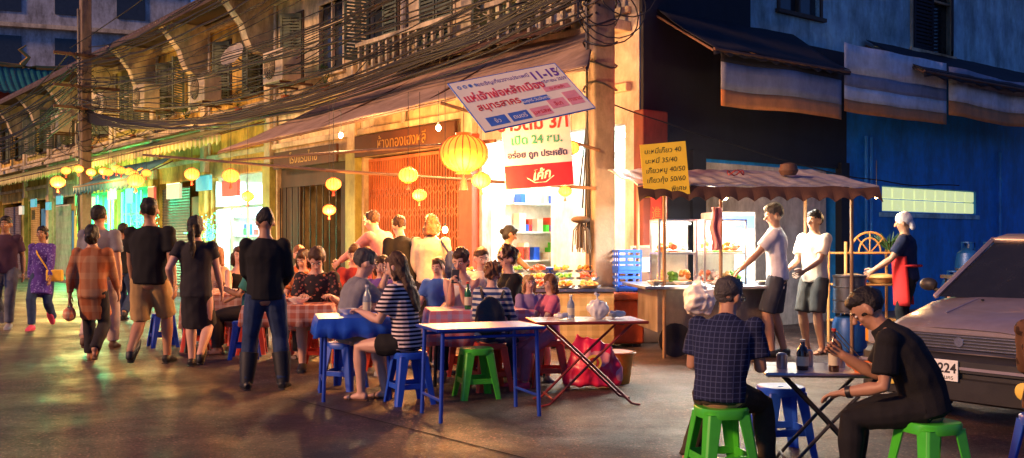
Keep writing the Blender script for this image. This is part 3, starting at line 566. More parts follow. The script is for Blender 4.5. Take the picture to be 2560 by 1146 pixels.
def area(M,sx,sy,pw,col,name='ceiling_light'):
    l=bpy.data.lights.new(name,'AREA'); l.shape='RECTANGLE'; l.size=sx; l.size_y=sy; l.energy=pw; l.color=col; o=bpy.data.objects.new(name,l); COL.objects.link(o); o.matrix_basis=M; return o
def pt(p,pw,col,rad=.08,name='lamp_light'):
    l=bpy.data.lights.new(name,'POINT'); l.energy=pw; l.color=col; l.shadow_soft_size=rad; o=bpy.data.objects.new(name,l); COL.objects.link(o); o.location=p; return o
def ftube(M,L,m=tubeM,lab='lit fluorescent tube on a batten',nm='fluorescent_lamp'):
    r=root(nm,lab,'lamp',M); mk(B().cyl((-L/2,0,0),(L/2,0,0),.016,n=8),'tube',[m],r); mk(B().box(-L/2-.03,L/2+.03,-.03,.03,.02,.06),'batten',[trim],r)
def lattice(root_,x0,x1,z0,z1,y,m,name='folding_gate'):
    b=B(); n=int((x1-x0)/.085)
    for i in range(n+1):
        x=x0+(x1-x0)*i/n; b.box(x-.011,x+.011,y-.02,y+.01,z0,z1)
    nz=int((z1-z0)/.42)
    for j in range(nz):
        za=z0+.1+j*.42
        for i in range(0,n-1,2):
            xa=x0+(x1-x0)*i/n; xb=x0+(x1-x0)*(i+2)/n
            for (p,q) in (((xa,za),(xb,za+.2)),((xa,za+.2),(xb,za))): b.add([(p[0],y-.028,p[1]-.01),(q[0],y-.028,q[1]-.01),(q[0],y-.028,q[1]+.012),(p[0],y-.028,p[1]+.012)],[(0,1,2,3)])
    b.box(x0,x1,y-.03,y+.02,z1,z1+.06); return mk(b,name,[m],root_)
def roller(root_,x0,x1,z0,z1,y,m):
    n=int((z1-z0)/.08)*2
    def f(a,c): z=z0+(z1-z0)*a; i=round(a*n); return (x0+(x1-x0)*c,y-(.02 if i%2 else 0),z)
    mk(B().grid(f,n,1),'roller_shutter',[m],root_)
def window(root_,x0,x1,z0,z1,y,lit=False,sh=True,shm=None):
    shm=shm or shut
    r=root('window',None,None,None,None,root_); cx=(x0+x1)/2
    b=B(); t=.06; b.box(x0-t,x1+t,y-.05,y+.06,z1,z1+t); b.box(x0-t-.04,x1+t+.04,y-.1,y+.06,z0-t,z0); b.box(x0-t,x0,y-.05,y+.06,z0,z1); b.box(x1,x1+t,y-.05,y+.06,z0,z1); b.box(cx-.025,cx+.025,y-.02,y+.05,z0,z1); b.box(x0,x1,y-.021,y+.04,z0+(z1-z0)*.68,z0+(z1-z0)*.68+.04)
    mk(b,'frame',[trim if random.random()<.5 else woodd],r)
    mk(B().box(x0,x1,y+.06,y+.07,z0,z1),'pane',[panel if lit else paneg],r)
    if sh:
        for s in(-1,1):
            b=B(); W=(x1-x0)/2-.02; n=int((z1-z0)/.07); b.box(0,W,-.02,.02,0,.06); b.box(0,W,-.02,.02,z1-z0-.06,z1-z0); b.box(0,.05,-.021,.021,0.06,z1-z0-.06); b.box(W-.05,W,-.021,.021,.06,z1-z0-.06)
            for i in range(1,n): b.box(.05,W-.05,-.012,.012,i*.07,i*.07+.045)
            ang=R(15,120) if random.random()<.5 else 0
            mk(b,'window_shutter',[shm],r,TR(x0 if s<0 else x1,y-.06,z0,(-ang if s<0 else 180+ang)))
def tileroof(parent,x0,x1,y0,z0,y1,z1,m,name='roof'):
    n=int((x1-x0)/.055); k=10
    def f(a,c): return (x0+(x1-x0)*a,y0+(y1-y0)*c,z0+(z1-z0)*c+.028*sin(a*n*pi*.5)+.03*(int(c*k)%2))
    return mk(B().grid(f,n,k),name,[m],parent,solid=.04)
def bracket(parent,x,y,z,s=1.):
    b=B(); w=.17*s
    outer=[(0,0),( -.25,.02),(-.42,.12),(-.52,.32),(-.62,.62),(-.85,.9),(-1.05,1.15),(-1.2,1.2),(-1.2,1.3),(0,1.3)]
    vs=[(x-w,y+p[0]*s,z+p[1]*s) for p in outer]+[(x+w,y+p[0]*s,z+p[1]*s) for p in outer]; N_=len(outer)
    fs=[tuple(range(N_)),tuple(range(2*N_-1,N_-1,-1))]+[(i,(i+1)%N_,N_+(i+1)%N_,N_+i) for i in range(N_)]
    b.add(vs,fs); return mk(b,'eave_bracket',[trim],parent,bev=.02)
specs=[(0,4,'open',greyp),(4,8,'gate',cream2),(8,12,'dark',cream2),(12,16,'shop',cream),(16,20,'roller',cream),(20,24,'green',cream3),(24,28,'green',cream),(28,32,'gatew',cream2),(32,36,'door',cream3),(36,41,'roller',cream),(41,46,'gatew',greyp),(46,52,'roller',cream3)]
sgc=[mat('sign_'+n,c,.5,em=.6,ec=c) for n,c in(('a',(.7,.1,.08)),('b',(.75,.45,.08)),('c',(.1,.45,.6)),('d',(.6,.6,.5)),('e',(.1,.5,.2)))]
for hi,(s0,s1,kd,wm) in enumerate(specs):
    r=root('shophouse',{'open':'open fronted restaurant shophouse with bright white interior','gate':'shophouse with rust red folding lattice gate','dark':'shophouse with dark open doorway and olive pillar','shop':'shophouse with blue white lit glass front','roller':'shophouse with grey roller shutter and cream upper wall','green':'shophouse glowing with green neon light','gatew':'shophouse with pale lattice gate and balcony windows','door':'shophouse with blue door and olive plaster'}[kd],'building',FL)
    x0,x1=-s1,-s0; tall=s1<=8; zt=9.5 if tall else 7.25
    gh=3.05
    op=(x0+.28,x1-.28,0,gh)
    wins=[(x0+.55,x0+1.6,4.95,6.45),(x1-1.6,x1-.55,4.95,6.45)] if s1-s0<4.5 else [(x0+.7,x0+1.8,4.95,6.45),(x1-1.8,x1-.7,4.95,6.45)]
    b=B(); wallo(b,x0+.002,x1-.002,0,zt,0,.2,[op]+wins)
    D=4.5
    b.box(x0+.01,x0+.15,.2,D,0,3.6); b.box(x1-.15,x1-.01,.2,D,0,3.6)
    if kd!='open' : b.box(x0+.15,x1-.15,D-.1,D,0,3.6)
    b.box(x0+.16,x1-.16,.2,D-.1,3.45,3.6); b.box(x0+.02,x1-.02,.2,D,7.0,7.1)
    b.box(x0+.02,x1-.02,1.2,1.3,4.6,7.0)
    mk(b,'wall',[wm],r)
    for q in wins: window(r,*q,.02,lit=random.random()<.35,sh=random.random()<.8)
    b=B(); b.box(x0-.16,x0+.16,-.14,0,3.2,zt); b.box(x0+.16,x1-.16,-.32,0,4.35,4.5); b.box(x0+.16,x1-.16,-.1,0,3.5,3.62); b.box(x0+.16,x1-.16,-.12,0,6.85,7.05); b.box(x0+.16,x1-.16,-.06,0,4.62,4.72)
    mk(b,'ledge',[trim],r,bev=.015)
    mk(B().box(x0-.2,x0+.2,-.16,-.0,0,3.2),'pillar',[redpil if kd=='open' else (tile_g if kd in('gate','dark') else wm)],r,bev=.01)
    if tall:
        b=B()
        for i in range(14): b.box(x0+.3+i*.26,x0+.36+i*.26,-.3,-.24,4.5,5.2)
        b.box(x0+.16,x1-.16,-.32,-.22,5.2,5.28); mk(b,'balcony_railing',[trim],r)
        mk(B().tube([(x0+1.9,-.08,3.6),(x0+1.9,-.08,9)],.05,8),'downpipe',[greyp],r,smooth=True)
    else:
        tileroof(r,x0,x1,-1.35,7.0,3.4,9.6,rooft); bracket(r,x0,-.14,5.75)
        b=B(); b.box(x0,x1,-1.4,-1.33,6.86,6.98); b.box(x0+.01,x1-.01,-1.33,-.02,7.05,7.1); mk(b,'eave_board',[woodd],r)
        xx=x0+.3; mk(B().tube([(xx,-.06,3.6),(xx,-.06,7)],.04,8),'downpipe',[greyp],r,smooth=True)
    if kd=='gate': lattice(r,x0+.35,x1-.3,0.02,2.95,.1,gateo); mk(B().box(x0+.28,x1-.28,.3,.34,0,3.05),'backdrop_shutter',[rustm],r)
    if kd=='gatew':
        lattice(r,x0+.35,x1-1.6,0.12,2.7,.1,gatew); mk(B().box(x0+.28,x1-.28,.5,.54,0,3.05),'backdrop_shutter',[mat('warm_board',(.4,.28,.1),.7,dirt=.4)],r); mk(B().box(x1-1.5,x1-.35,.1,.16,.1,2.5),'door',[bluedoor],r,bev=.01)
    if kd=='roller':
        roller(r,x0+.3,x1-1.5,.1,2.9,.1,rollg); mk(B().box(x1-1.45,x1-.3,.12,.18,.1,2.6),'door',[mat('door_wood',(.25,.13,.06),.6,dirt=.4)],r,bev=.01)
    if kd=='door':
        roller(r,x0+.3,x0+1.8,.1,2.9,.1,mat('roller_ochre',(.45,.32,.1),.6,dirt=.4)); mk(B().box(x0+1.9,x1-.3,.12,.18,.1,2.7),'door',[bluedoor],r,bev=.01)
        mk(B().box(x1-.25,x1+.1,-.22,-.165,.3,1.3),'notice_panel',[redpil],r)
    if kd=='dark':
        b=B(); b.box(x0+.28,x0+1.2,.12,.18,0,2.6); b.box(x1-.9,x1-.3,.12,.18,0,3.05); b.box(x0+.28,x1-.28,.1,.2,2.6,3.05); mk(b,'door',[woodd],r,bev=.01)
        b=B(); [b.box(x0+.3+i*.3,x0+.32+i*.3,.06,.08,0,2.6) for i in range(10)]; mk(b,'grille',[metK],r)
    if kd in('shop','green','open'):
        pm_=inteal if kd=='green' else inw
        mk(B().box(x0+.155,x0+.17,.21,4.2,.05,3.4),'side_panel',[pm_],r)
        b=B()
        for j in range(4): b.box(x0+.18,x0+.42,.6,2.3,.5+j*.5,.53+j*.5)
        for i in range(30):
            yy=R(.65,2.1); zz=.53+random.randint(0,3)*.5; b.box(x0+.2,x0+.38,yy,yy+R(.06,.18),zz,zz+R(.1,.32),random.randint(1,4))
        mk(b,'side_shelf',[inw,plR,plB,plG,labm],r)
    if kd in('shop','green'):
        mk(B().box(x0+.3,x1-.3,2.4,2.45,.1,3.0),'back_panel',[pm_],r)
        b=B()
        for xx in(x0+.3,x0+1.3,x0+2.3,x1-.36): b.box(xx,xx+.06,.1,.16,0,2.95)
        b.box(x0+.3,x1-.3,.1,.16,2.2,2.28); b.box(x0+.3,x1-.3,.1,.16,.05,.15); mk(b,'shopfront_frame',[alu],r)
        b=B()
        for i in range(5): b.box(x0+.5,x1-.5,2.1,2.38,.4+i*.45,.43+i*.45)
        for i in range(40):
            xx=R(x0+.5,x1-.7); zz=.43+random.randint(0,4)*.45; b.box(xx,xx+R(.06,.2),2.15,2.3,zz,zz+R(.08,.3),random.randint(1,4))
        mk(b,'shelf',[inw,plR,plB,plG,labm],r)
        col=(.5,.9,1) if kd=='shop' else (.1,1,.45)
        area(FL@Matrix.Translation(((x0+x1)/2,1.2,3.0)),2.6,.6,650 if kd=='shop' else 480,col)
        ftube(FL@Matrix.Translation(((x0+x1)/2,1.2,3.2)),1.2,tubeM if kd=='shop' else tubeG,'lit tube lamp inside the shop')
    if kd=='open':
        mk(B().box(x0+.175,x1-.15,4.3,4.4,0,3.45),'kitchen_wall',[inw],r); mk(B().box(x1-.4,x1-.3,.25,4.2,0,3.0),'partition',[inw],r)
        area(FL@Matrix.Translation(((x0+x1)/2,1.9,3.3)),2.8,2.4,1000,(.78,1,.97)); ftube(FL@Matrix.Translation(((x0+x1)/2,2.2,3.2)),1.2,lab='lit fluorescent tube in the kitchen')
    if s0>=12 and s0<36:
        for j in range(2):
            xx=x0+.8+j*1.7+R(-.2,.3); ww=R(.5,1.0); hh=R(.25,.5); o=root('shop_sign','small coloured lit shop sign under the awning','sign',FL@Matrix.Translation((xx,-.35,2.75+R(-.1,.15))),group='small lit shop signs'); mk(B().box(-ww/2,ww/2,-.04,.04,-hh/2,hh/2),'panel',[random.choice(sgc)],o); mk(B().box(-ww/2-.02,ww/2+.02,-.03,.03,hh/2,hh/2+.03),'frame',[alu],o)
def inF(F,x,y,z=0,rz=0): return F@TR(x,y,z,rz)
for kk_,(zz,xx) in enumerate(((1.35,-2.2),(1.85,-2.5))):
    r=root('kitchen_shelf','wall shelf with colourful bowls and jars','shelf',inF(FL,xx,4.1,zz)); mk(B().box(-1.1,1.1,-.2,.18,0,.03),'board',[alu],r); b=B()
    for i in range(16):
        q=R(-1,.95); h=R(.08,.26); b.lathe([(.05,.03),(.07,.03+h*.5),(.05,.03+h)],10,(q,0,0),random.randint(0,4))
    mk(b,'jars',[plB,redcap,plG,whp,labm],r,smooth=True)
r=root('kitchen_counter','steel kitchen counter against the back wall','counter',inF(FL,-2.1,3.6)); mk(B().box(-1.3,1.3,-.3,.3,.85,.9),'counter_top',[steel],r); mk(B().box(-1.25,1.25,-.25,.28,.1,.84),'cupboard',[alu],r)
b=B(); [b.lathe([(.12,.9),(.16,1.0),(.16,1.12)],14,(-1+i*.42,0,0),i%3) for i in range(6)]; mk(b,'pots',[steel,plB,plG],r,smooth=True)
for i,(x,z,w,h,m) in enumerate(((-2.9,2.5,.5,.4,labm),(-2.1,2.5,.6,.35,mat('photo_print',(.15,.14,.13),.5,pat='floral',c2=(.5,.5,.5),sc=9)),(-1.1,2.2,.4,.7,plG),(-1.4,2.85,.5,.25,sgc[2]))):
    r=root('wall_poster','printed poster pinned to kitchen wall','poster',inF(FL,x,4.27,z)); mk(B().box(-w/2,w/2,-.01,.01,-h/2,h/2),'print',[m],r); mk(B().box(-w/2-.02,w/2+.02,.01,.02,-h/2-.02,h/2+.02),'backing',[whp],r)
sgnw=mat('sign_wood',(.08,.025,.012),.6,dirt=.3); goldl=mat('gold_letter',(.5,.32,.08),.35,.6)
for s,wd,txt,z,hh in((6,3.5,'ห้างทองเฮงหลี',3.25,.42),(10,3.0,'โรงแรมไทย',3.2,.38)):
    M=FL@Matrix.Translation((-s,-.2,z))@Matrix.Rotation(radians(90),4,'X')
    r=root('fascia_sign','dark wooden fascia board with gold Thai lettering','sign',M); mk(B().box(-wd/2,wd/2,-hh/2,hh/2,-.06,0),'board',[sgnw],r,bev=.01); text(txt,.3,goldl,r,0,-.1,.003)
leafm=mat('leaf',(.05,.11,.03),.6,var=.5,ns=20); terr=mat('terracotta',(.35,.13,.06),.8)
random.seed(21)
for s,z in((9,4.5),(10.9,4.5),(13.5,4.5),(17,4.5),(21.5,4.5),(26,4.5),(5.2,4.5),(2.6,4.5)):
    o=root('potted_plant','small leafy potted plant on the concrete ledge','plant',FL@TR(-s,-.2,z),group='potted plants on ledges'); mk(B().lathe([(.07,0),(.1,.16),(.11,.16),(.09,.15)],12),'pot',[terr],o,smooth=True); b=B()
    for i in range(70):
        a=R(0,6.28); q=R(.03,.24); zz=.16+R(.02,.4); c0=V((q*cos(a),q*sin(a)*.7,zz)); t=V((cos(a),sin(a),R(-.4,.8))).normalized()*R(.05,.09); w_=V((-sin(a),cos(a),0))*.02
        b.add([c0-t,c0-w_,c0+t,c0+w_],[(0,1,2,3)])
    for i in range(6): a=R(0,6.28); b.cyl((0,0,.14),(.14*cos(a),.14*sin(a)*.7,.42),.005,n=4)
    mk(b,'foliage',[leafm],o)
for s,z in((13,5.8),(24.6,6.0)):
    o=root('satellite_dish','grey satellite dish fixed to the upper wall','satellite dish',FL@TR(-s,-.5,z,20)@Matrix.Rotation(radians(60),4,'X')); mk(B().lathe([(.04,0),(.2,.03),(.34,.1),(.33,.105),(.19,.04),(.03,.012)],24),'dish',[greyp],o,smooth=True); mk(B().cyl((0,0,0),(0,.1,-.4),.02,n=8),'mast',[metK],o); mk(B().cyl((.0,.3,.1),(0,0,.35),.008,n=6),'feed_arm',[metK],o)
# ---------------------------------------------------------------- awnings
canv=mat('canvas_brown',(.4,.27,.19),.85,dirt=.4,bump=.3,bs=8)
def awn(name,c4,m,lab,nu=30,nv=10,sag=.05,val=0,vm=None,fr=True,M=None):
    a,b_,c,d=[V(q) for q in c4]
    r=root(name,lab,'awning',M)
    def f(p,q):
        o=a.lerp(b_,p); t=d.lerp(c,p); v=o.lerp(t,q); v.z-=sag*sin(pi*q)*(.6+.4*abs(sin(p*pi*4)))+.02*noise.noise(v*2.3); return v
    mk(B().grid(f,nu,nv),'canopy',[m],r,smooth=2,solid=.008)
    if val:
        n=nu*3
        def g(p,q):
            v=a.lerp(b_,p); v.z-=q*val*(1-.35*abs(sin(p*n*.5)))+.004; out=(a-d).normalized()*.02*sin(p*n*1.3)*q; return v+out
        mk(B().grid(g,n,2),'valance',[vm or m],r,smooth=2,solid=.005)
    if fr:
        b=B(); b.cyl(a-V((0,0,.03)),b_-V((0,0,.03)),.022,n=8)
        for t in(0,.33,.66,1): b.cyl(a.lerp(b_,t)-V((0,0,.05)),d.lerp(c,t)-V((0,0,.1)),.016,n=8)
        mk(b,'frame',[rustm],r,smooth=True)
    return r
awn('street_awning',(WL(9.8,2.2,3.2),WL(-1.3,2.2,3.42),WL(.8,.15,4.5),WL(6.3,.15,4.65)),canv,'large brown canvas awning sloping over restaurant front',40,14,.1)
awn('tin_canopy',(WL(6.0,.7,4.5),WL(.9,.7,4.4),WL(.9,.0,4.75),WL(6.0,.0,4.85)),rustm,'rusted corrugated tin strip above the canvas',60,3,.0,fr=False)
gs=mat('awning_green_stripe',(.36,.46,.12),.8,pat='vstripes',c2=(.66,.6,.28),sc=24,dirt=.4); teal=mat('awning_teal',(.02,.14,.2),.8,dirt=.3)
for s0,s1 in((12,16),(16,20),(20,24),(24,28),(28,32),(32,36),(36,41)):
    a=[V((-s1+.03,-1.25,3.85)),V((-s0-.03,-1.25,3.85)),V((-s0-.03,-.17,4.28)),V((-s1+.03,-.17,4.28))]
    awn('shop_awning',a,gs,'green and cream striped shop awning with scalloped edge',24,4,.03,.28,gs,M=FL)
a=[V((-20.5,-2.2,2.95)),V((-15.2,-2.2,2.95)),V((-15.2,-1.2,3.5)),V((-20.5,-1.2,3.5))]; awn('shop_awning',a,teal,'dark teal cloth awning with fringe',30,4,.05,.3,teal,M=FL)
dk=mat('canvas_navy',(.01,.012,.026),.8,dirt=.2); sheet=mat('sheet_white',(.68,.74,.84),.7,dirt=.25); sheetg=mat('sheet_grey',(.26,.29,.4),.7,dirt=.25); sheeto=mat('sheet_brown',(.6,.24,.08),.7,dirt=.25)
def dropsheet(t0,t1,zt,zb,y,bands,lab):
    r=root('drop_sheet',lab,'awning',FR)
    zz=zt
    for i,(h,m) in enumerate(bands):
        z1=zz-h*(zt-zb)
        def f(p,q): x=t0+(t1-t0)*p; return (x,y+.04*sin(x*2.3)+.02*sin(x*5+1),zz+(z1-zz)*q-.02*sin(x*1.7))
        mk(B().grid(f,24,3),'band',[m],r,smooth=2,solid=.006); zz=z1
    return r
dropsheet(.6,3.46,4.0,3.24,-1.0,[(.2,dk),(.5,sheetg),(.3,sheeto)],'navy and grey striped canvas sheet in shade')
dropsheet(3.52,6.6,4.45,3.38,-1.02,[(.42,sheet),(.2,sheetg),(.2,sheet),(.18,sheeto)],'white grey and brown striped canvas sheet')
dropsheet(6.66,12.5,4.4,3.55,-1.02,[(.3,sheetg),(.4,sheet),(.3,sheeto)],'pale striped canvas sheet by the wall')
a=[V((.3,-1.1,3.98)),V((3.5,-1.1,4.0)),V((3.5,-.05,4.72)),V((.3,-.05,4.68))]; awn('shop_awning',a,dk,'black canvas canopy over the dark shopfront',20,6,.05,.1,dk,M=FR)
a=[V((5.4,-1.25,4.2)),V((12.6,-1.25,4.25)),V((12.6,-.05,4.95)),V((5.6,-.05,4.9))]; awn('shop_awning',a,dk,'dark navy canvas flap over striped sheet',24,6,.05,.12,dk,M=FR)
# ---------------------------------------------------------------- right building
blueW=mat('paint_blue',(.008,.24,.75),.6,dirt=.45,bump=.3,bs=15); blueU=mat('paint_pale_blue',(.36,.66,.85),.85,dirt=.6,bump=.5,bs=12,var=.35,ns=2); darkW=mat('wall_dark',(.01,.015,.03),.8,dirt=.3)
r=root('corner_building','blue painted corner building with striped sheets and windows','building',FR)
b=B(); wallo(b,.01,16,0,4.6,0,.25,[(1.3,4.75,0,2.55),(6.2,9.6,1.9,2.36)],0); mk(b,'wall',[blueW],r)
b=B(); wallo(b,1.2,16,4.6,9,0,.25,[(3.2,4.3,5.1,6.6),(7.2,8.6,4.95,6.4)],0); b.box(-.0,1.19,.01,.25,4.6,9); mk(b,'upper_wall',[blueU],r)
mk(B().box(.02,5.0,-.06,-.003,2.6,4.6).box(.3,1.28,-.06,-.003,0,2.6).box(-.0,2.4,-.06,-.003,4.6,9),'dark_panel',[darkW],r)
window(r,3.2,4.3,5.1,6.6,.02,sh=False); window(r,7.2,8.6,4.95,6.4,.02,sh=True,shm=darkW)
b=B()
for i in range(9):
    for j in range(2): b.box(6.22+i*.376,6.56+i*.376,.02,.1,1.915+j*.225,2.12+j*.225)
mk(b,'glass_block_window',[mat('glass_block',(.5,.55,.4),.25,em=.75,ec=(.8,.9,.4),bump=.8,bs=14,var=.3)],r,bev=.02)
mk(B().box(6.1,9.7,-.03,.0,1.8,1.88),'sill',[blueU],r)
for t in(5.6,5.75,10.5): mk(B().tube([(t,-.06,0),(t,-.06,3.2)],.035,8),'downpipe',[blueW],r,smooth=True)
for q0,q1 in((1.0,1.29),(4.76,5.0)): mk(B().box(q0,q1,-.12,0,0,2.7),'pillar',[darkW],r)
b=B(); b.box(1.2,4.8,3.2,3.3,0,2.8); b.box(1.1,1.2,.25,3.2,0,2.8); b.box(4.8,4.9,.25,3.2,0,2.8); b.box(1.1,4.9,.25,3.2,2.7,2.8); mk(b,'kitchen_wall',[inw],r)
mk(B().box(-.12,.38,-.2,.0,0,3.2),'corner_pillar',[mat('pillar_dark_red',(.2,.04,.025),.7,dirt=.5)],r,bev=.02)
area(FR@Matrix.Translation((3,1.5,2.6)),2.4,1,520,(.82,1,.95)); ftube(FR@Matrix.Translation((3,1.3,2.55)),1.2,lab='lit fluorescent tube in the stall kitchen')
r=root('steel_rack','steel kitchen rack filled with dishes','shelf',FR@TR(3.1,2.6,0)); b=B()
for z in(.5,1.0,1.45,1.9): b.box(-1.4,1.4,-.2,.2,z,z+.03)
for x in(-1.4,0,1.38): b.box(x,x+.03,-.2,-.17,0,2.1); b.box(x,x+.03,.17,.2,0,2.1)
mk(b,'rack_frame',[alu],r); b=B()
for i in range(46):
    z=random.choice((.53,1.03,1.48,1.93)); h=R(.06,.25); b.lathe([(.05,z),(.08,z+h*.5),(.06,z+h)],10,(R(-1.3,1.3),R(-.1,.1),0),random.randint(0,5))
mk(b,'dishes',[plB,redcap,plG,whp,steel,labm],r,smooth=True)
M=FR@Matrix.Translation((.13,-.205,1.9))@Matrix.Rotation(radians(90),4,'X'); r=root('couplet_strip','narrow red Chinese couplet pasted on pillar','sign',M); mk(B().box(-.11,.11,-.7,.7,-.01,0),'paper',[mat('couplet_red',(.6,.05,.03),.6)],r)
for i,ch in enumerate('招財進寶'): text(ch,.2,goldl,r,0,.42-i*.32,.003)
# ---------------------------------------------------------------- ground
def gm():
    m=bpy.data.materials.new('asphalt'); m.use_nodes=True; nt=m.node_tree;N=nt.nodes;L=nt.links;p=N['Principled BSDF']; tc=N.new('ShaderNodeTexCoord')
    def nz(s,d=8,r=.7):
        n=N.new('ShaderNodeTexNoise'); n.inputs['Scale'].default_value=s; n.inputs['Detail'].default_value=d; n.inputs['Roughness'].default_value=r; L.new(tc.outputs['Object'],n.inputs['Vector']); return n.outputs[0]
    def ramp(i,a,b,ca,cb):
        r=N.new('ShaderNodeValToRGB'); r.color_ramp.elements[0].position=a; r.color_ramp.elements[1].position=b; r.color_ramp.elements[0].color=(*ca,1); r.color_ramp.elements[1].color=(*cb,1); L.new(i,r.inputs[0]); return r.outputs[0]
    def mul(a,b,bt='MULTIPLY',f=1):
        x=N.new('ShaderNodeMix'); x.data_type='RGBA'; x.blend_type=bt; x.inputs[0].default_value=f; L.new(a,x.inputs[6]); L.new(b,x.inputs[7]); return x.outputs[2]
    base=ramp(nz(.55),.35,.68,(.028,.02,.022),(.105,.075,.07)); st_=ramp(nz(2.3),.35,.7,(.4,.38,.42),(1.25,1.12,1.1))
    g1=ramp(nz(38,6,.8),.4,.62,(.3,.3,.3),(1.9,1.75,1.6))
    vo=N.new('ShaderNodeTexVoronoi'); vo.inputs['Scale'].default_value=30; L.new(tc.outputs['Object'],vo.inputs['Vector']); sp=ramp(vo.outputs['Distance'],.1,.32,(4.5,3.8,3.4),(1,1,1))
    cr=N.new('ShaderNodeTexVoronoi'); cr.feature='DISTANCE_TO_EDGE'; cr.inputs['Scale'].default_value=.45
    wm=N.new('ShaderNodeVectorMath'); wm.operation='ADD'; nn=N.new('ShaderNodeTexNoise'); nn.inputs['Scale'].default_value=1.8; nn.inputs['Detail'].default_value=8; L.new(tc.outputs['Object'],nn.inputs['Vector']); L.new(tc.outputs['Object'],wm.inputs[0]); L.new(nn.outputs['Color'],wm.inputs[1]); L.new(wm.outputs[0],cr.inputs['Vector'])
    ck=ramp(cr.outputs['Distance'],.0,.01,(.25,.23,.23),(1,1,1))
    c=mul(mul(mul(mul(base,st_),g1),sp),ck); L.new(c,p.inputs['Base Color'])
    rr=N.new('ShaderNodeMapRange'); rr.inputs[1].default_value=.35; rr.inputs[2].default_value=.65; rr.inputs[3].default_value=.3; rr.inputs[4].default_value=.68; L.new(nz(.9),rr.inputs[0]); L.new(rr.outputs[0],p.inputs['Roughness']); p.inputs['Specular IOR Level'].default_value=.5
    bp=N.new('ShaderNodeBump'); bp.inputs['Strength'].default_value=.8; bp.inputs['Distance'].default_value=.02; L.new(nz(30,7,.8),bp.inputs['Height']); L.new(bp.outputs[0],p.inputs['Normal'])
    return m
asph=gm()
mk(B().add([(-150,-60,0),(150,-60,0),(150,220,0),(-150,220,0)],[(0,1,2,3)]),'road',[asph],kind='structure')
mk(B().box(-60,-8.1,-1.3,0.0,-.05,.12),'pavement',[concf],None,FL,kind='structure',bev=.02)
mk(B().box(5.0,25,-1.0,-.0,-.05,.1),'pavement',[concf],None,FR,kind='structure',bev=.02)
mk(B().box(-7.9,-.1,.0,4.3,-.05,.03),'shop_floor',[concf],None,FL,kind='structure')
jm=mat('joint_tar',(.012,.01,.01),.8)
for p,q in(((-6,8.9),(-2.1,5.0)),((-2.1,5.0),(-.5,3.4)),((-1.9,8.6),(.6,5.6)),((.6,5.6),(2,4))):
    p=V((*p,.004));q=V((*q,.004)); s=(q-p).normalized().cross(V((0,0,1)))*.01; mk(B().add([p-s,q-s,q+s,p+s],[(0,1,2,3)]),'road_joint',[jm],kind='structure')
# ---------------------------------------------------------------- poles & cables
pole=mat('pole_concrete',(.24,.18,.14),.85,dirt=.6,bump=.4,bs=30)
def upole(x,y,rz,w,lab,h=10):
    r=root('utility_pole',lab,'pole',TR(x,y,0,rz)); mk(B().box(-w/2,w/2,-w/2,w/2,0,h),'shaft',[pole],r,bev=.03)
    for z in(5.1,5.7,6.6): mk(B().box(-.9,.9,-w/2-.09,-w/2-.01,z,z+.09),'crossarm',[rustm],r,bev=.01)
    b=B()
    for i in range(9):
        z=3.4+i*.28; rr_=w*.72; b.tube([(rr_*cos(a),rr_*sin(a),z+.05*sin(a*2+i)) for a in [2*pi*j/14 for j in range(15)]],.014,6,V((0,0,1)),cap=0)
    for i in range(5): b.tube([(-w/2-.03-.02*i,-.1+.04*i,0.9+i*.3),(-w/2-.03,0,3),(-w/2-.05,.03*i,8)],.012,6)
    for i in range(8):
        c0=R(-.3,.3); z=R(4.2,6.5); rr_=R(.2,.5); b.tube([(c0+rr_*cos(a),-w/2-.12+.05*sin(a),z+rr_*.9*sin(a)) for a in [2*pi*j/18 for j in range(19)]],.009,5,V((0,1,0)),cap=0)
    mk(b,'cable_wrap',[metK],r,smooth=True); return r
upole(1.17,13.3,20,.31,'concrete utility pole wrapped with cables')
upole(-12.2,28.6,38,.28,'weathered utility pole down the street')
upole(-24,43.5,38,.28,'far utility pole down the street')
cab=mat('cable_black',(.008,.008,.009),.6,bump=0)
def cable(p,q,sag,r,n=26):
    p=V(p);q=V(q); pts=[]; sk=R(.85,1.2)
    for i in range(n+1):
        t=i/n; v=p.lerp(q,t); v.z-=sag*4*t**sk*(1-t); v.z+=.05*noise.noise(v*.9); pts.append(v)
    mk(B().tube(pts,r,5,V((0,0,1)),cap=0),'overhead_cable',[cab],smooth=2,label='black overhead cable strung along the shophouses',cat='cable',group='overhead cables along the street')
for i in range(34):
    z=4.35+i*.1+R(-.05,.05); off=R(-.35,.35)
    cable((1.1+off*.7,13.1+off*.3,z+ (1.0 if i>20 else 0)),(-12.2+off,28.5+off*.5,5.0+i*.055+R(-.1,.1)),R(.1,1.1),R(.008,.018))
for i in range(24):
    off=R(-.3,.3); cable((-12.2+off,28.5+off,5.0+i*.075),(-24+off,43.4,5.0+i*.07),R(.1,.9),R(.012,.022),14)
for i in range(12): cable((1.0,13.2,4.6+i*.03),(-12.1,28.5,4.75+i*.03),.75+.02*i,.02)
for i in range(10): cable((1.1,13.0,5.2+i*.3),(-7.5+R(-1,1),24.2,4.7+R(0,1.2)),R(.2,.8),.012)
for i in range(8): cable((-12.2,28.5,5+i*.1),tuple(WL(12+i*2.4,.2,4.6+R(-.2,.4))),R(.2,.5),.012,14)
for i in range(12): cable(tuple(WL(6+i*2,.5,R(4.5,5.2))),tuple(WL(10+i*2.4,.5,R(4.4,5.4))),R(.2,.6),.01,14)
cable((1.3,13.2,3.2),(7.6,17.0,2.3),.3,.01)
for i in range(5): cable((1.3,13.3,5+i*.3),(6+i,12+i,6.5+.3*i),.3,.014)
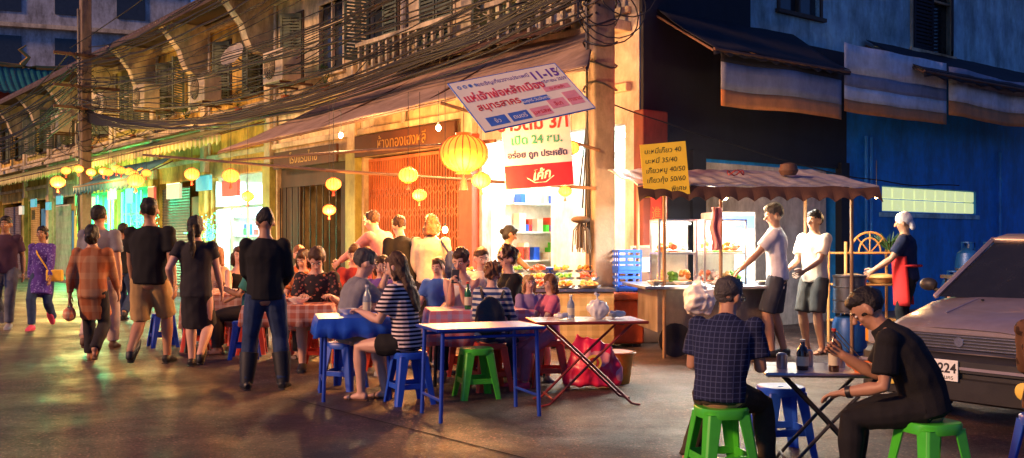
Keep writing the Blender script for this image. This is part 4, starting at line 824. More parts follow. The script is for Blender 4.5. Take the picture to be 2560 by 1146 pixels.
# ---------------------------------------------------------------- lanterns
lanM=mat('lantern_paper',(1,.25,.03),em=1.5,ec=(1,.28,.025),bump=0,var=.3); lanY=mat('lantern_paper_yellow',(1,.42,.07),em=2.1,ec=(1,.4,.05),bump=0); lanR=mat('lantern_rib',(.5,.06,.01),em=.3,ec=(1,.12,.02),bump=0); tas=mat('tassel_red',(.6,.03,.02),.8,em=.35,ec=(1,.05,.02)); lcap=mat('lantern_cap',(.4,.12,.02),.5,em=.25,ec=(1,.2,.02))
def lantern(x,y,z,r,top=3.3,lab='glowing round paper lantern hanging on a cord',m=lanY,big=False,rz=0):
    o=root('paper_lantern',lab,'lantern',TR(x,y,z,rz),group='paper lanterns over the street'); h=r*.76
    prof=[(r*sqrt(max(0.02,1-(t*t)*.93)),h*t) for t in [-.97+1.94*i/10 for i in range(11)]]
    mk(B().lathe(prof,20),'shade',[lanM if big else m],o,smooth=True)
    b=B(); n=14 if not big else 20
    for i in range(n):
        a=2*pi*i/n; b.tube([(cos(a)*q*1.005,sin(a)*q*1.005,zz) for q,zz in prof],.004 if not big else .007,4,V((0,0,1)),cap=0)
    mk(b,'rib',[lanR],o)
    mk(B().lathe([(r*.32,h*.95),(r*.34,h*1.12)],14),'cap',[lcap],o,smooth=True); mk(B().lathe([(r*.34,-h*1.12),(r*.32,-h*.95)],14),'cap',[lcap],o,smooth=True)
    mk(B().lathe([(r*.2,-h*2.0),(r*.13,-h*1.5),(r*.04,-h*1.12)],10),'tassel',[tas],o,smooth=True)
    mk(B().cyl((0,0,h*1.1),(0,0,max(h*1.2,top-z)),.004,n=5),'cord',[cab],o)
L=[(-.58,12,2.41,.29,1),(-1.35,13,2.22,.13,0),(-1.2,13,1.96,.095,0),(-.37,12,2.09,.115,0),(.69,13,2.01,.085,0),(.77,13,2.57,.11,0),(-2.5,14,2.16,.11,0),(-2.56,14,1.8,.09,0),(-4.64,16.5,2.44,.14,0),(-4.36,16.5,2.1,.105,0),(-6.08,19,2.64,.14,0),(-7.9,21,2.64,.17,0),(-10.9,24,2.79,.17,0)]
for i,(x,y,z,r,bg) in enumerate(L): lantern(x,y,z,r,big=bool(bg),lab='large orange ribbed paper lantern with red tassel' if bg else 'small glowing yellow paper lantern with tassel')
for i in range(7): lantern(-11.6+i*.33,26,3.2+.05*sin(i*2),.12,3.6,lab='yellow lantern in a row above shop')
for i in range(4): lantern(-9.6+i*.3,23.8,3.0+.05*sin(i*2),.11,3.5,lab='yellow lantern in a row above shop')
warm=(1,.38,.08)
pt((-.58,11.6,2.0),300,warm,.2); pt((-1.3,12.8,1.85),120,warm,.1); pt((-.37,11.8,1.85),90,warm,.1); pt((.7,12.8,1.85),40,warm); pt((-2.5,13.8,1.65),180,warm); pt((-4.5,16.3,1.95),120,warm); pt((-6.1,18.8,2.3),150,warm); pt((-7.9,20.8,2.3),170,warm); pt((-10.8,23.8,2.5),260,warm); pt((-10.8,25.5,2.9),380,(1,.55,.12)); pt((-14,30,3),460,(1,.6,.15))
def bulb(x,y,z,pw,top=3.4,lab='bare glowing bulb hanging on wire'):
    o=root('light_bulb',lab,'lamp',TR(x,y,z)); mk(B().ell((0,0,0),(.035,.035,.045),12),'glass',[bulbM],o,smooth=True); mk(B().cyl((0,0,.04),(0,0,.08),.016,n=10),'socket',[metK],o); mk(B().cyl((0,0,.08),(0,0,top-z),.004,n=5),'cord',[cab],o); pt((x-.02,y-.1,z-.1),pw,(1,.58,.22),.05)
bulb(-2.6,15.2,2.97,320); bulb(-.83,12.4,1.5,30); bulb(2.6,12.2,1.9,110,2.1); bulb(-1.0,13.6,2.9,300); bulb(.45,12.3,2.95,80)
pt(tuple(WL(1.6,1.5,3.45)),90,(1,.14,.03),.3); pt(tuple(WL(5.5,1.2,2.9)),220,(1,.32,.07),.3); pt((1.75,13.2,3.4),22,(1,.12,.03),.2)
for (a,b_) in (((-4.8,17.2,2.75),(-.2,11.9,2.55)),((-.9,12.6,3.1),(1.15,13.1,2.55)),((-2.6,14.0,2.35),(1.1,13.1,2.05)),((-7,19,3.0),(-2.5,14.1,2.35))):
    mk(B().cyl(a,b_,.022,n=8),'bamboo_pole',[rustm],label='long thin pole hanging lanterns under the awning',cat='pole',smooth=True)
def neonplant(x,y,h,lab):
    o=root('lighted_plant',lab,'light decoration',TR(x,y,.1)); b=B();c=B(); random.seed(int(x*10))
    b.cyl((0,0,0),(0,0,.3),.14,.16,12); mk(b,'pot',[redcap],o)
    for i in range(16):
        a=R(0,6.28); p=[(0,0,.3),(.15*cos(a),.15*sin(a),.3+h*.5),(R(.2,.45)*cos(a),R(.2,.45)*sin(a),h*R(.7,1.1))]; c.tube(p,.008,4,cap=0)
        for j in range(14):
            t=R(.3,1); q=V(p[1]).lerp(V(p[2]),t)+V((R(-.08,.08),R(-.08,.08),R(-.08,.08))); c.ell(q,(.013,.013,.013),5,1)
    mk(c,'branches',[mat('leaf_green',(.03,.2,.1),.6),tubeG],o)
q=WL(12.2,1.5,0); neonplant(q.x,q.y,1.9,'potted plant wrapped in green lights'); pt((q.x-.3,q.y-.3,1.5),90,(.1,1,.45),.2)
q=WL(16.3,1.5,0); neonplant(q.x,q.y,1.9,'potted plant wrapped in teal lights'); pt((q.x-.3,q.y-.4,1.6),120,(.1,1,.6),.2)
for s in(20.6,22,23.4,25,26.5):
    for j in range(2):
        q=WL(s+j*.4,.25,0); o=root('neon_strip','vertical green neon tube on the shop front','light',Matrix.Translation(q)); mk(B().cyl((0,0,.8),(0,0,2.9),.02,n=6),'tube',[tubeG],o); mk(B().cyl((0.03,.03,.75),(0.03,.03,2.95),.012,n=6),'mount',[alu],o)
pt(tuple(WL(22,1,1.8)),420,(.08,1,.4),.3); pt(tuple(WL(26,1,1.8)),260,(.2,1,.3),.3)
# ---------------------------------------------------------------- AC units
def acunit(s,z,lab):
    r=root('air_conditioner',lab,'air conditioner',FL@Matrix.Translation((-s,-.75,z))); mk(B().box(-.48,.48,-.22,.22,0,.68),'casing',[mat('ac_casing',(.66,.58,.42),.5,dirt=.4)],r,bev=.02)
    M=TR(-.12,-.225,.34,0,90); mk(B().lathe([(.27,0),(.27,.01)],28,M=M),'fan_opening',[dark],r); b=B()
    for q in(.06,.11,.16,.21,.26): b.tube([(q*cos(a),q*sin(a),.02) for a in [2*pi*j/24 for j in range(25)]],.005,5,V((0,0,1)),M=M,cap=0)
    for i in range(4): a=pi*i/4; b.cyl((.26*cos(a),.26*sin(a),.022),(-.26*cos(a),-.26*sin(a),.022),.005,n=5,M=M)
    mk(b,'fan_grille',[trim],r)
    for x in(-.35,.35): mk(B().box(x-.02,x+.02,-.22,.55,-.05,-.005),'mounting_bracket',[rustm],r)
acunit(9.9,4.75,'beige outdoor air conditioner unit with round fan'); acunit(18.6,5.1,'beige outdoor air conditioner on rusty bracket'); acunit(22.4,5.3,'beige outdoor air conditioner on rusty bracket'); acunit(27.6,5.2,'beige outdoor air conditioner on rusty bracket'); acunit(14.2,4.8,'beige outdoor air conditioner above the green awning')
# ---------------------------------------------------------------- hanging signs
def signM(x,y,z,rz,tilt,tip=0): return Matrix.Translation((x,y,z))@Matrix.Rotation(radians(rz),4,'Z')@Matrix.Rotation(radians(90+tip),4,'X')@Matrix.Rotation(radians(tilt),4,'Z')
cred=mat('print_red',(.6,.03,.05),.5,bump=0); cblu=mat('print_blue',(.05,.15,.55),.5,bump=0); cpur=mat('print_purple',(.14,.05,.35),.5,bump=0); cteal=mat('print_teal',(.02,.3,.25),.5,bump=0); cnavy=mat('print_navy',(.03,.04,.15),.5,bump=0); cpink=mat('print_pink',(.75,.3,.35),.5,bump=0); cwht=mat('print_white',(.8,.78,.75),.5,bump=0); cblk=mat('print_black',(.02,.015,.02),.6,bump=0)
vin=mat('vinyl_cream',(.74,.64,.52),.45,em=.1,var=.06,bump=.1,bs=6); vinw=mat('vinyl_white',(.75,.71,.71),.45,em=.2,var=.05,bump=.1,bs=6)
Xa=V((.88,.41,.24)).normalized(); Ya=V((-.46,.61,.64)); Ya=(Ya-Xa*Ya.dot(Xa)).normalized(); Za=Xa.cross(Ya)
Mb=Matrix(((Xa.x,Ya.x,Za.x,.11),(Xa.y,Ya.y,Za.y,11.5),(Xa.z,Ya.z,Za.z,3.03),(0,0,0,1)))
r=root('event_banner','tilted cream banner with Thai festival lettering','sign',Mb); W,Hh=1.42,.96
mk(B().box(-W/2,W/2,-Hh/2,Hh/2,-.02,0),'board',[vin],r)
for p,q in(((-W/2,-Hh/2),(W/2,-Hh/2)),((W/2,-Hh/2),(W/2,Hh/2)),((W/2,Hh/2),(-W/2,Hh/2)),((-W/2,Hh/2),(-W/2,-Hh/2))): mk(B().cyl((*p,-.005),(*q,-.005),.009,n=6),'frame',[cblu],r)
def bt(t,s,m,x,y,z=.004,**k):
    o=text(t,s,m,r,x,y,z,**k); o.matrix_basis=o.matrix_basis@Matrix.Diagonal((1,1.35,1,1)); return o
bt('แห่เจ้าพ่อหลักเมือง',.14,cpink,-.15,.07,.003,off=.007); bt('แห่เจ้าพ่อหลักเมือง',.14,cred,-.15,.07,.006); bt('สมุทรสาคร',.125,cred,-.33,-.12,.006,off=.002); bt('ขอเชิญเที่ยวงานประเพณี',.07,cpur,-.06,.32); bt('11-15',.16,cpur,.47,.24,off=.005); bt('พฤศจิกายน 2559',.06,cpur,.48,.14); bt('◎ ◎ ◉ ❀',.06,cblu,-.52,.33)
for x,y,w2,h2,m,t in((-.48,-.34,.24,.16,cblu,'งิ้ว'),(-.2,-.34,.24,.16,cblu,'ดนตรี'),(.08,-.34,.24,.16,cpink,'มหรสพ'),(.34,-.26,.22,.17,cpink,'ลิเก'),(.57,-.22,.18,.26,cpink,'กาชาด'),(.12,-.12,.34,.1,cblu,'วันศุกร์-วันอังคาร'),(.48,.02,.34,.09,cpink,'ณ ศาลเจ้า')):
    mk(B().box(x-w2/2,x+w2/2,y-h2/2,y+h2/2,.001,.003),'printed_panel',[m],r); bt(t,min(.075,h2*.55),cwht if m is cblu else cred,x,y-h2*.25,.005)
r=root('restaurant_sign','white hanging sign with red and teal Thai lettering','sign',signM(.3,11.95,2.46,-6,4)); W,Hh=.82,.92
mk(B().box(-W/2,W/2,-Hh/2,Hh/2,-.05,0),'board',[vinw],r,bev=.004); mk(B().box(-W/2+.004,W/2-.004,-Hh/2+.004,-Hh/2+.28,.001,.003),'red_band',[mat('band_red',(.55,.02,.04),.45,em=.1,bump=0)],r)
text('ข้าวต้ม 3/1',.21,cred,r,-.02,.24,.004,off=.006); text('เปิด 24 ชม.',.14,cteal,r,0,.07,.004,off=.005); text('อร่อย ถูก ประหยัด',.1,cnavy,r,0,-.09,.004,off=.004); text('โค้ก',.15,cwht,r,.03,-Hh/2+.1,.006,shear=.35,off=.004,rz=8); mk(B().tube([(-.14,-.34,.004),(-.05,-.4,.004),(.08,-.4,.004),(.18,-.33,.004)],(.006,.002),6),'swash',[cwht],r)
[mk(B().cyl((x,Hh/2,-.02),(x,Hh/2+.5,-.02),.005,n=5),'hanging_wire',[cab],r) for x in(-.3,.3)]
yel=mat('board_yellow',(.85,.52,.03),.6,em=.2,bump=.05,var=.08); r=root('menu_board','yellow cardboard menu board with handwritten Thai prices','sign',signM(1.73,11.32,2.17,0,5)); mk(B().box(-.26,.26,-.3,.3,-.008,0),'board',[yel],r)
for i,t in enumerate(('บะหมี่เกี๊ยว 40','บะหมี่ 35/40','เกี๊ยวหมู 40/50','เกี๊ยวกุ้ง 50/60','พิเศษ')): text(t,.078,cblk,r,-.22 if i<4 else .05,.19-i*.11,.002,al='LEFT',shear=.15)
# ---------------------------------------------------------------- food cart
tin=mat('tin_roof',(.5,.5,.54),.45,.4,dirt=.4); cartw=mat('cart_wood',(.28,.16,.08),.6,dirt=.35)
CM=TR(2.75,12.45,0,5)
r=root('noodle_cart','noodle stall cart with glass cabinets and tin roof','food cart',CM)
def f(p,q): x=-1.42+2.84*p; return (x,-1.0+2.0*q,1.99+.32*q+.006*sin(p*90)+.04*noise.noise(V((x*2,q*3,1))))
mk(B().grid(f,100,8),'roof',[tin],r,solid=.02)
def f(p,q): x=-1.42+2.84*p; return (x,-1.0-.1*q,1.98-.17*q*(1-.3*abs(sin(p*47)))-.03*noise.noise(V((x*3,q,2))))
mk(B().grid(f,120,3),'roof_fringe',[mat('fringe_brown',(.1,.045,.025),.8,dirt=.4)],r,solid=.006)
for x,y in((-1.05,-.75),(-.38,-.75),(1.2,-.75),(-1.05,.7),(1.2,.7)): mk(B().cyl((x,y,.0),(x,y,1.98+.16*(y+1)),.022,n=10),'post',[cartw],r,smooth=True)
mk(B().box(-1.3,.35,-.85,.55,.8,.84),'counter_top',[steel],r,bev=.008); mk(B().box(-1.1,.25,-.6,.5,.28,.79),'cabinet_body',[mat('cart_body',(.25,.2,.17),.5,.3,dirt=.5)],r,bev=.01)
b=B()
for x0,x1 in((-1.05,-.6),(-.5,.0)):
    for x in(x0,x1):
        for y in(-.5,-.05): b.box(x-.012,x+.012,y-.012,y+.012,.84,1.62)
    for z in(.85,1.2,1.6): b.box(x0,x1,-.51,-.49,z,z+.02); b.box(x0,x1,-.06,-.04,z,z+.02); b.box(x0-.01,x0+.01,-.5,-.05,z,z+.02); b.box(x1-.01,x1+.01,-.5,-.05,z,z+.02)
mk(b,'display_frame',[alu],r)
for q0,q1 in((-1.04,-.61),(-.49,-.01)): mk(B().box(q0,q1,-.49,-.06,1.22,1.225),'glass_shelf',[glassm],r); mk(B().box(q0,q1,-.035,-.03,.87,1.6),'cabinet_back',[inw],r); mk(B().cyl((q0+.04,-.42,1.57),(q1-.04,-.42,1.57),.012,n=8),'cabinet_tube',[mat('cabinet_tube_light',(1,1,.9),em=14,ec=(1,.9,.7))],r)
meat=mat('meat',(.5,.15,.08),.5); greens=mat('greens',(.1,.3,.04),.6); roast=mat('roast',(.55,.22,.06),.35)
fm=[noodle,meat,greens,whp,roast]; k=0
for z in(.87,1.225):
    for x in(-.97,-.83,-.69,-.43,-.3,-.17,-.06):
        b=B(); b.box(x-.06,x+.06,-.4,-.15,z,z+.02)
        for i in range(9): b.ell((x+R(-.035,.035),R(-.36,-.19),z+.03+R(0,.09)),(R(.025,.04),R(.03,.05),R(.025,.04)),7)
        mk(b,'food_tray',[fm[(k*2)%5]],r,smooth=2); k+=1
for x in(-.9,.1): mk(B().lathe([(.16,0),(.2,.0),(.2,.04),(.16,.04),(.05,.03)],20),'wheel',[metK],r,TR(x,-.64,.2,0,90))
ftube(CM@Matrix.Translation((.1,-.2,1.93)),1.2,lab='lit fluorescent tube under the cart roof'); area(CM@Matrix.Translation((0,-.1,1.88)),1.6,.4,330,(1,.95,.8))
for i,(x,y,rr_) in enumerate(((-1.15,-.7,.1),(-.85,-.7,.09),(-.6,-.72,.08),(-.2,-.7,.1),(.15,-.65,.09),(-.4,-.68,.08))):
    q=CM@V((x,y,.84)); bowl(q.x,q.y,q.z,rr_,whp if i%2 else steel,'bowl of ingredients on the cart counter')
q=CM@V((-.47,-.85,1.3)); g=B().grid(lambda p,s:(-.05+.1*p+.015*sin(s*9),.03*sin(p*9+s*3),.5*(s)-.05),10,14); mk(g,'cloth_towel',[mat('towel_pink',(.7,.28,.28),.8)],None,TR(q.x,q.y,q.z),smooth=2,solid=.01,label='pink cloth towel hanging from cart post',cat='towel')
q=CM@V((.62,.1,0)); r=root('drinks_fridge','glass door drinks fridge with blue light','fridge',TR(q.x-.42,q.y+1.0,0,5)); mk(B().box(-.3,.3,-.25,.3,0,1.75),'fridge_body',[whp],r,bev=.02); mk(B().box(-.25,.25,-.262,-.255,.25,1.5),'glass_door',[mat('fridge_glow',(.15,.45,.9),em=.7,pat='floral',c2=(.6,.8,1),sc=14)],r); mk(B().box(-.28,.28,-.265,-.255,1.53,1.7),'header',[cblu],r)
g=B().lathe([(.09,0),(.12,.05),(.1,.13),(.04,.15)],14); mk(g,'metal_pot',[rustm],None,TR(3.4,12.3,2.17),smooth=True,label='rusty pot lying on the cart roof',cat='pot'); g=B(); g.tube([(.1*cos(a),.07*sin(a),.03*sin(3*a)+.03) for a in [j*.4 for j in range(33)]],.008,5); mk(g,'wire_coil',[metR],None,TR(2.75,12.3,2.17),smooth=True,label='coil of red wire on the cart roof',cat='wire')
# ---------------------------------------------------------------- food tray counter
r=root('serving_counter','long serving counter with checked cloth and trays','counter',TR(.28,12.95,0,5)); mk(B().box(-1.0,1.0,-.4,.4,.72,.76),'counter_top',[steel],r); mk(B().box(-.98,.98,-.38,.38,.05,.71),'base',[mat('counter_skirt',(.35,.25,.1),.6,pat='plaid',c2=(.55,.4,.2),sc=40)],r)
foods=[mat('curry',(.65,.27,.03),.35,bump=1,bs=40),mat('fried',(.55,.25,.05),.5,bump=1,bs=40),greens,mat('chilli',(.55,.07,.02),.4,bump=1,bs=40)]
k=0
for j in range(3):
    for i in range(6):
        x=-.72+i*.32; y=12.72+j*.27; t=root('food_tray','round steel tray heaped with cooked food','tray',TR(x+.1,y,.76+.09*j),group='food trays on the serving counter'); mk(B().lathe([(.1,0),(.14,.012),(.155,.04),(.15,.04),(.13,.016)],18),'tray_body',[steel],t,smooth=True); b=B(); random.seed(k)
        for q in range(18): b.ell((R(-.09,.09),R(-.09,.09),.04+R(0,.05)),(R(.02,.04),R(.02,.04),R(.015,.03)),7)
        mk(b,'food',[foods[k%4]],t,smooth=2); k+=1
g=B().lathe([(.12,0),(.17,.1),(.18,.1),(.17,.11)],18); mk(g,'plastic_basin',[plB],None,TR(.55,13.4,.9),smooth=True,label='blue plastic basin behind the food trays',cat='basin')
g=B(); random.seed(3)
for i in range(30): a=R(0,6.28); q=R(.02,.12); g.tube([(0,0,0),(q*cos(a),q*sin(a),-.12),(q*1.2*cos(a),q*1.2*sin(a),-.3-R(0,.12))],.008,4,cap=0)
g.ell((0,0,.02),(.13,.13,.05),12); mk(g,'dried_bundle',[woodd],None,TR(.9,13.1,1.62),label='hanging bundle of dried herbs near the pole',cat='plant',smooth=True)
# ---------------------------------------------------------------- right side props
dr=mat('drum_metal',(.12,.13,.16),.4,.6,dirt=.4); gasb=mat('gas_blue',(.01,.1,.4),.4,.2,dirt=.3)
r=root('oil_drum','dark metal drum standing on a blue base','drum',TR(4.05,12.0,.5)); mk(B().lathe([(.2,0),(.2,.02),(.19,.03),(.19,.14),(.2,.15),(.19,.16),(.19,.3),(.2,.31),(.19,.32),(.19,.42),(.2,.43),(.2,.45)],24),'drum_body',[dr],r,smooth=True); mk(B().lathe([(.17,.44),(.17,.455)],20),'lid',[steel],r)
def gas(x,y,z,lab,h=.5,rr=.18):
    r=root('gas_cylinder',lab,'gas cylinder',TR(x,y,z),group='blue gas cylinders'); mk(B().lathe([(rr*.8,0),(rr*.8,.03),(rr*.95,.05),(rr,.1),(rr,h*.8),(rr*.85,h*.93),(rr*.3,h)],20),'tank',[gasb],r,smooth=True); b=B(); [b.box(-.02,.02,rr*.5,rr*.53,h*.9,h+.1,M=TR(rz=90*q)) for q in range(4)]; b.lathe([(rr*.55,h+.08),(rr*.55,h+.1)],16); mk(b,'collar',[gasb],r); mk(B().cyl((0,0,h),(0,0,h+.07),.02,n=8),'valve',[steel],r)
gas(4.05,12.0,0,'blue gas cylinder under the dark drum',.48,.2); gas(7.3,16.0,.1,'blue gas cylinder against the blue wall',1.15,.2); gas(7.75,16.2,.1,'blue gas cylinder against the blue wall',1.15,.2); gas(6.9,15.6,.1,'blue gas cylinder against the blue wall',.7,.2); gas(7.2,15.4,.0,'blue gas cylinder against the blue wall',.6,.19)
rat=mat('rattan',(.45,.22,.07),.6,bump=.4); r=root('bamboo_rack','bamboo shelf rack with baskets of noodles','rack',TR(4.75,13.4,0,15)); b=B()
for x in(-.45,.45):
    for y in(-.2,.2): b.cyl((x,y,0),(x,y,1.35),.02,n=8)
for z in(.3,.78,1.2):
    for y in(-.2,-.1,0,.1,.2): b.cyl((-.47,y,z),(.47,y,z),.014,n=6)
mk(b,'rack_frame',[rat],r,smooth=True); b=B(); b.tube([(.3*cos(a)+.05,0,1.2+.28*sin(a)) for a in [pi*i/12 for i in range(13)]],.016,6,V((0,1,0))); b.tube([(.17*cos(a)+.05,0,1.2+.2*sin(a)) for a in [pi*i/12 for i in range(13)]],.012,6,V((0,1,0))); [b.cyl((.05,0,1.2),(.05+.3*cos(a),0,1.2+.28*sin(a)),.01,n=6) for a in(.8,1.57,2.3)]; mk(b,'hoop',[rat],r,smooth=True)
for x in(-.22,.2):
    t=root('noodle_basket','round basket of fresh yellow noodles','basket',TR(4.75+x,13.35+x*.2,.8)); mk(B().lathe([(.14,0),(.2,.07),(.21,.07),(.13,.01)],16),'basket_body',[rat],t,smooth=True); mk(B().ell((0,0,.08),(.17,.17,.05),12),'noodles',[noodle],t,smooth=2)
bulb(4.7,12.9,1.95,60,2.4,'bare bulb above the bamboo rack')
bowl(5.55,12.2,.95,.14,steel,'steel bowl held beside the cook',fill=steel); r=root('side_table','small table carrying a steel bowl','table',TR(5.6,12.3,0)); mk(B().box(-.25,.25,-.2,.2,.9,.94),'table_top',[steel],r); [mk(B().cyl((sx*.2,sy*.15,0),(sx*.2,sy*.15,.9),.015,n=8),'leg',[metK],r) for sx in(-1,1) for sy in(-1,1)]
g=B(); random.seed(5)
for i in range(60): a=R(0,6.28); q=R(.05,.3); g.tube([(0,0,0),(q*.5*cos(a),q*.5*sin(a),.15),(q*cos(a),q*sin(a),R(.1,.3))],[.006,.01,.003],4,cap=0)
mk(g,'leafy_greens',[mat('greens2',(.03,.1,.03),.6)],None,TR(5.1,13.5,1.2),label='bunch of leafy greens on the bamboo rack',cat='vegetable')
apm=K('apron_red',(.6,.03,.03))
hip=I27['hip']
g=B().grid(lambda p,q:(lambda a:(sin(a)*.205,cos(a)*.18*(1-.1*q)+hip.y+.04*q,hip.z-.38+.62*q))((p-.5)*3.6),16,10); g.tube([(.2*cos(a),.16*sin(a)+hip.y+.01,hip.z+.12) for a in [2*pi*i/20 for i in range(21)]],.012,6,V((0,0,1)),cap=0)
mk(g,'apron',[apm],None,I27['W'],smooth=2,solid=.006,label='red apron tied around the cook',cat='apron')
yb=mat('bag_yellow',(.75,.45,.03),.5); nb=I2['nb'];hp_=I2['hip']
g=B().tube([nb+V((.1,.0,0)),I2['chest']+V((.02,.15,0)),hp_+V((-.16,.15,.05)),hp_+V((-.22,.08,0)),I2['chest']+V((0,-.15,0)),nb+V((.1,-.05,0))],(.012),6,V((0,0,1))); bag=root('shoulder_bag','small yellow shoulder bag worn across the body','bag',I2['W']); mk(g,'strap',[yb],bag,smooth=True)
mk(B().box(hp_.x-.36,hp_.x-.12,hp_.y+.1,hp_.y+.2,hp_.z-.1,hp_.z+.08),'bag_body',[yb],bag,bev=.02)
bk=mat('backpack_black',(.02,.02,.025),.7,bump=.4); W=I22['W']; c=I22['waist']+V((.08,-.22,.02)); g=B().ell(c,(.15,.1,.2),16); g.ell(c+V((0,-.08,-.06)),(.11,.06,.11),12); me=remesh(g,.014,.5,'backpack',[bk],wr=.008,wf=14); bp=mk(me,'backpack',[],None,W,label='black backpack worn on the child\'s back',cat='backpack')
g=B(); [g.tube([c+V((s*.09,.05,.18)),I22['nb']+V((s*.12,.02,.0)),I22['chest']+V((s*.13,.14,0)),c+V((s*.13,.12,-.14))],.014,6) for s in(-1,1)]; mk(g,'strap',[bk],bp,smooth=True)
nbg=K('bag_navy',(.02,.03,.09)); hh=I17['hip']; bg=root('shoulder_bag','navy shoulder bag hanging at the woman\'s side','bag',I17['W']); g=B().ell(hh+V((.27,-.05,.15)),(.07,.14,.2),14); mk(remesh(g,.014,.5,'x',[nbg],wr=.01),'bag_body',[],bg); mk(B().tube([hh+V((.27,.03,.3)),I17['nb']+V((.13,.03,.0)),I17['nb']+V((.15,-.08,-.05)),hh+V((.27,-.1,.3))],.014,6),'strap',[nbg],bg,smooth=True)
ph=I19['arms']; q=(ph[0][2]+ph[1][2])*.5; g=B().box(-.038,.038,-.005,.005,-.07,.07); mk(g,'mobile_phone',[metK],None,I19['W']@Matrix.Translation(q+V((0,.06,.1)))@Matrix.Rotation(radians(15),4,'X'),bev=.004,label='dark mobile phone held in both hands',cat='phone')
rp=I3['arms'][0][2]; b3=root('woven_handbag','small orange woven handbag held in hand','bag',I3['W']@Matrix.Translation(rp+V((-.01,.02,-.22)))); mk(remesh(B().ell((0,0,0),(.07,.1,.09),14),.012,.5,'x',[mat('woven',(.6,.18,.08),.6,pat='plaid',c2=(.7,.5,.3),sc=120)],wr=.006),'bag_body',[],b3); mk(B().tube([(0,-.05,.07),(0,0,.16),(0,.05,.07)],.008,6),'handle',[sandm],b3)
wm=I29['arms'][0]; d=(wm[2]-wm[1]).normalized(); g=B(); g.cyl(wm[2]-d*.045,wm[2]-d*.02,.033,n=16); mk(g,'wrist_watch',[metK],None,I29['W'],label='dark wrist watch on the diner\'s arm',cat='watch',smooth=True)
# ---------------------------------------------------------------- car
carp=mat('car_silver',(.4,.35,.39),.34,.5,var=.08,bump=.02,bs=200,coat=.5,dirt=.15); blkp=mat('car_black_plastic',(.025,.025,.028),.5,bump=.1); carg=mat('car_glass',(.015,.018,.025),.25,bump=.0,spec=.35); lens=mat('lamp_lens',(.6,.55,.5),.12,.5,bump=.3,bs=30); amb=mat('amber_lens',(.7,.3,.03),.2); chrome=mat('chrome',(.7,.7,.7),.12,1,bump=0)
CR=TR(3.24,7.2,0,35.6); r=root('parked_car','silver grey sedan parked with dark windshield','car',CR)
st_=[(0,.60,.70,.70),(.06,.68,.76,.745),(.3,.72,.8,.80),(.85,.76,.82,.90),(1.2,.79,.83,.93),(2.6,.8,.83,.94),(3.5,.79,.82,.95),(4.1,.74,.8,.9),(4.25,.66,.74,.78)]
b=B(); vs=[];n=0
for x,wt,wb,zt in st_:
    zb=.28 if 0<x<4.2 else .38
    half=[(0,zt+.012),(wt*.45,zt+.008),(wt*.85,zt-.015),(wt,zt-.05),(wb+.015,zt-.16 if zt>.6 else .5),(wb+.02,.5),(wb,.36),(wb*.96,zb)]
    ring=[(x+ (abs(y)/.8)**3*.1*(1 if x<.5 else 0),y,z) for y,z in half]+[(x+(abs(y)/.8)**3*.1*(1 if x<.5 else 0),-y,z) for y,z in half[::-1][:-1]]
    n=len(ring); vs+=ring
fs=[(i*n+j,i*n+(j+1)%n,(i+1)*n+(j+1)%n,(i+1)*n+j) for i in range(len(st_)-1) for j in range(n)]+[tuple(range(n)),tuple(range(len(st_)*n-1,(len(st_)-1)*n-1,-1))]
b.add(vs,fs); mk(b,'body',[carp],r,smooth=True,bev=.012)
b=B(); lo=[(.85,.7,.9),(1.2,.76,.93),(2.9,.76,.93),(3.5,.68,.94)]; hi=[(1.5,.56,1.36),(1.75,.58,1.385),(2.6,.58,1.385),(2.95,.55,1.34)]
vs=[]
for (x,wd,z) in lo+hi: vs+=[(x,-wd,z),(x,wd,z)]
b.add(vs,[(0,1,9,8),(0,8,10,2),(2,10,12,4),(4,12,14,6),(1,3,11,9),(3,5,13,11),(5,7,15,13),(6,14,15,7)]); mk(b,'windshield',[carg],r,smooth=False)
b=B(); b.add([(1.47,-.57,1.362),(1.47,.57,1.362),(1.75,.6,1.40),(1.75,-.6,1.40),(2.6,.6,1.40),(2.6,-.6,1.40),(2.98,.56,1.345),(2.98,-.56,1.345)],[(0,3,2,1),(3,5,4,2),(5,7,6,4)]); mk(b,'roof',[carp],r,solid=.04,smooth=True)
for s in(-1,1):
    mk(B().tube([(.83,s*.715,.9),(1.5,s*.585,1.375)],.022,6),'pillar',[carp],r,smooth=True); mk(B().tube([(2.2,s*.79,.93),(2.22,s*.6,1.39)],.02,6),'pillar',[carp],r)
    mk(B().box(-.035,.09,s*.47,s*.76,.56,.69),'headlight',[lens],r,bev=.02); mk(B().box(.0,.17,s*.765,s*.805,.57,.68),'indicator',[amb],r,bev=.01)
    mk(B().lathe([(.055,0),(.06,.02),(.045,.03)],18),'fog_light',[mat('fog_lens',(.8,.55,.1),.2,em=.15)],r,TR(-.09,s*.5,.34,0,0,-90),smooth=True)
    g=B().tube([(1.05,s*.8,.92),(1.05,s*.88,.97)],.02,6); g.ell((1.03,s*.9,.99),(.05,.08,.055),12); mk(g,'wing_mirror',[carp if s<0 else blkp],r,smooth=True)
    mk(B().tube([(.3,s*.3,.81),(.8,s*.33,.9)],.006,4),'hood_crease',[carp],r)
    for x in(.75,3.4):
        o=root('wheel',None,None,TR(x,s*.74,.3,0,90),None,r); mk(B().lathe([(.2,-.09),(.285,-.09),(.3,-.06),(.3,.06),(.285,.09),(.2,.09)],26),'tyre',[blkp],o,smooth=True); mk(B().lathe([(.2,-.08),(.2,.08)],20),'rim',[alu],o)
        mk(B().lathe([(.34,-.13),(.34,.105)],28),'wheel_arch',[dark],r,TR(x,s*.72,.32,0,90))
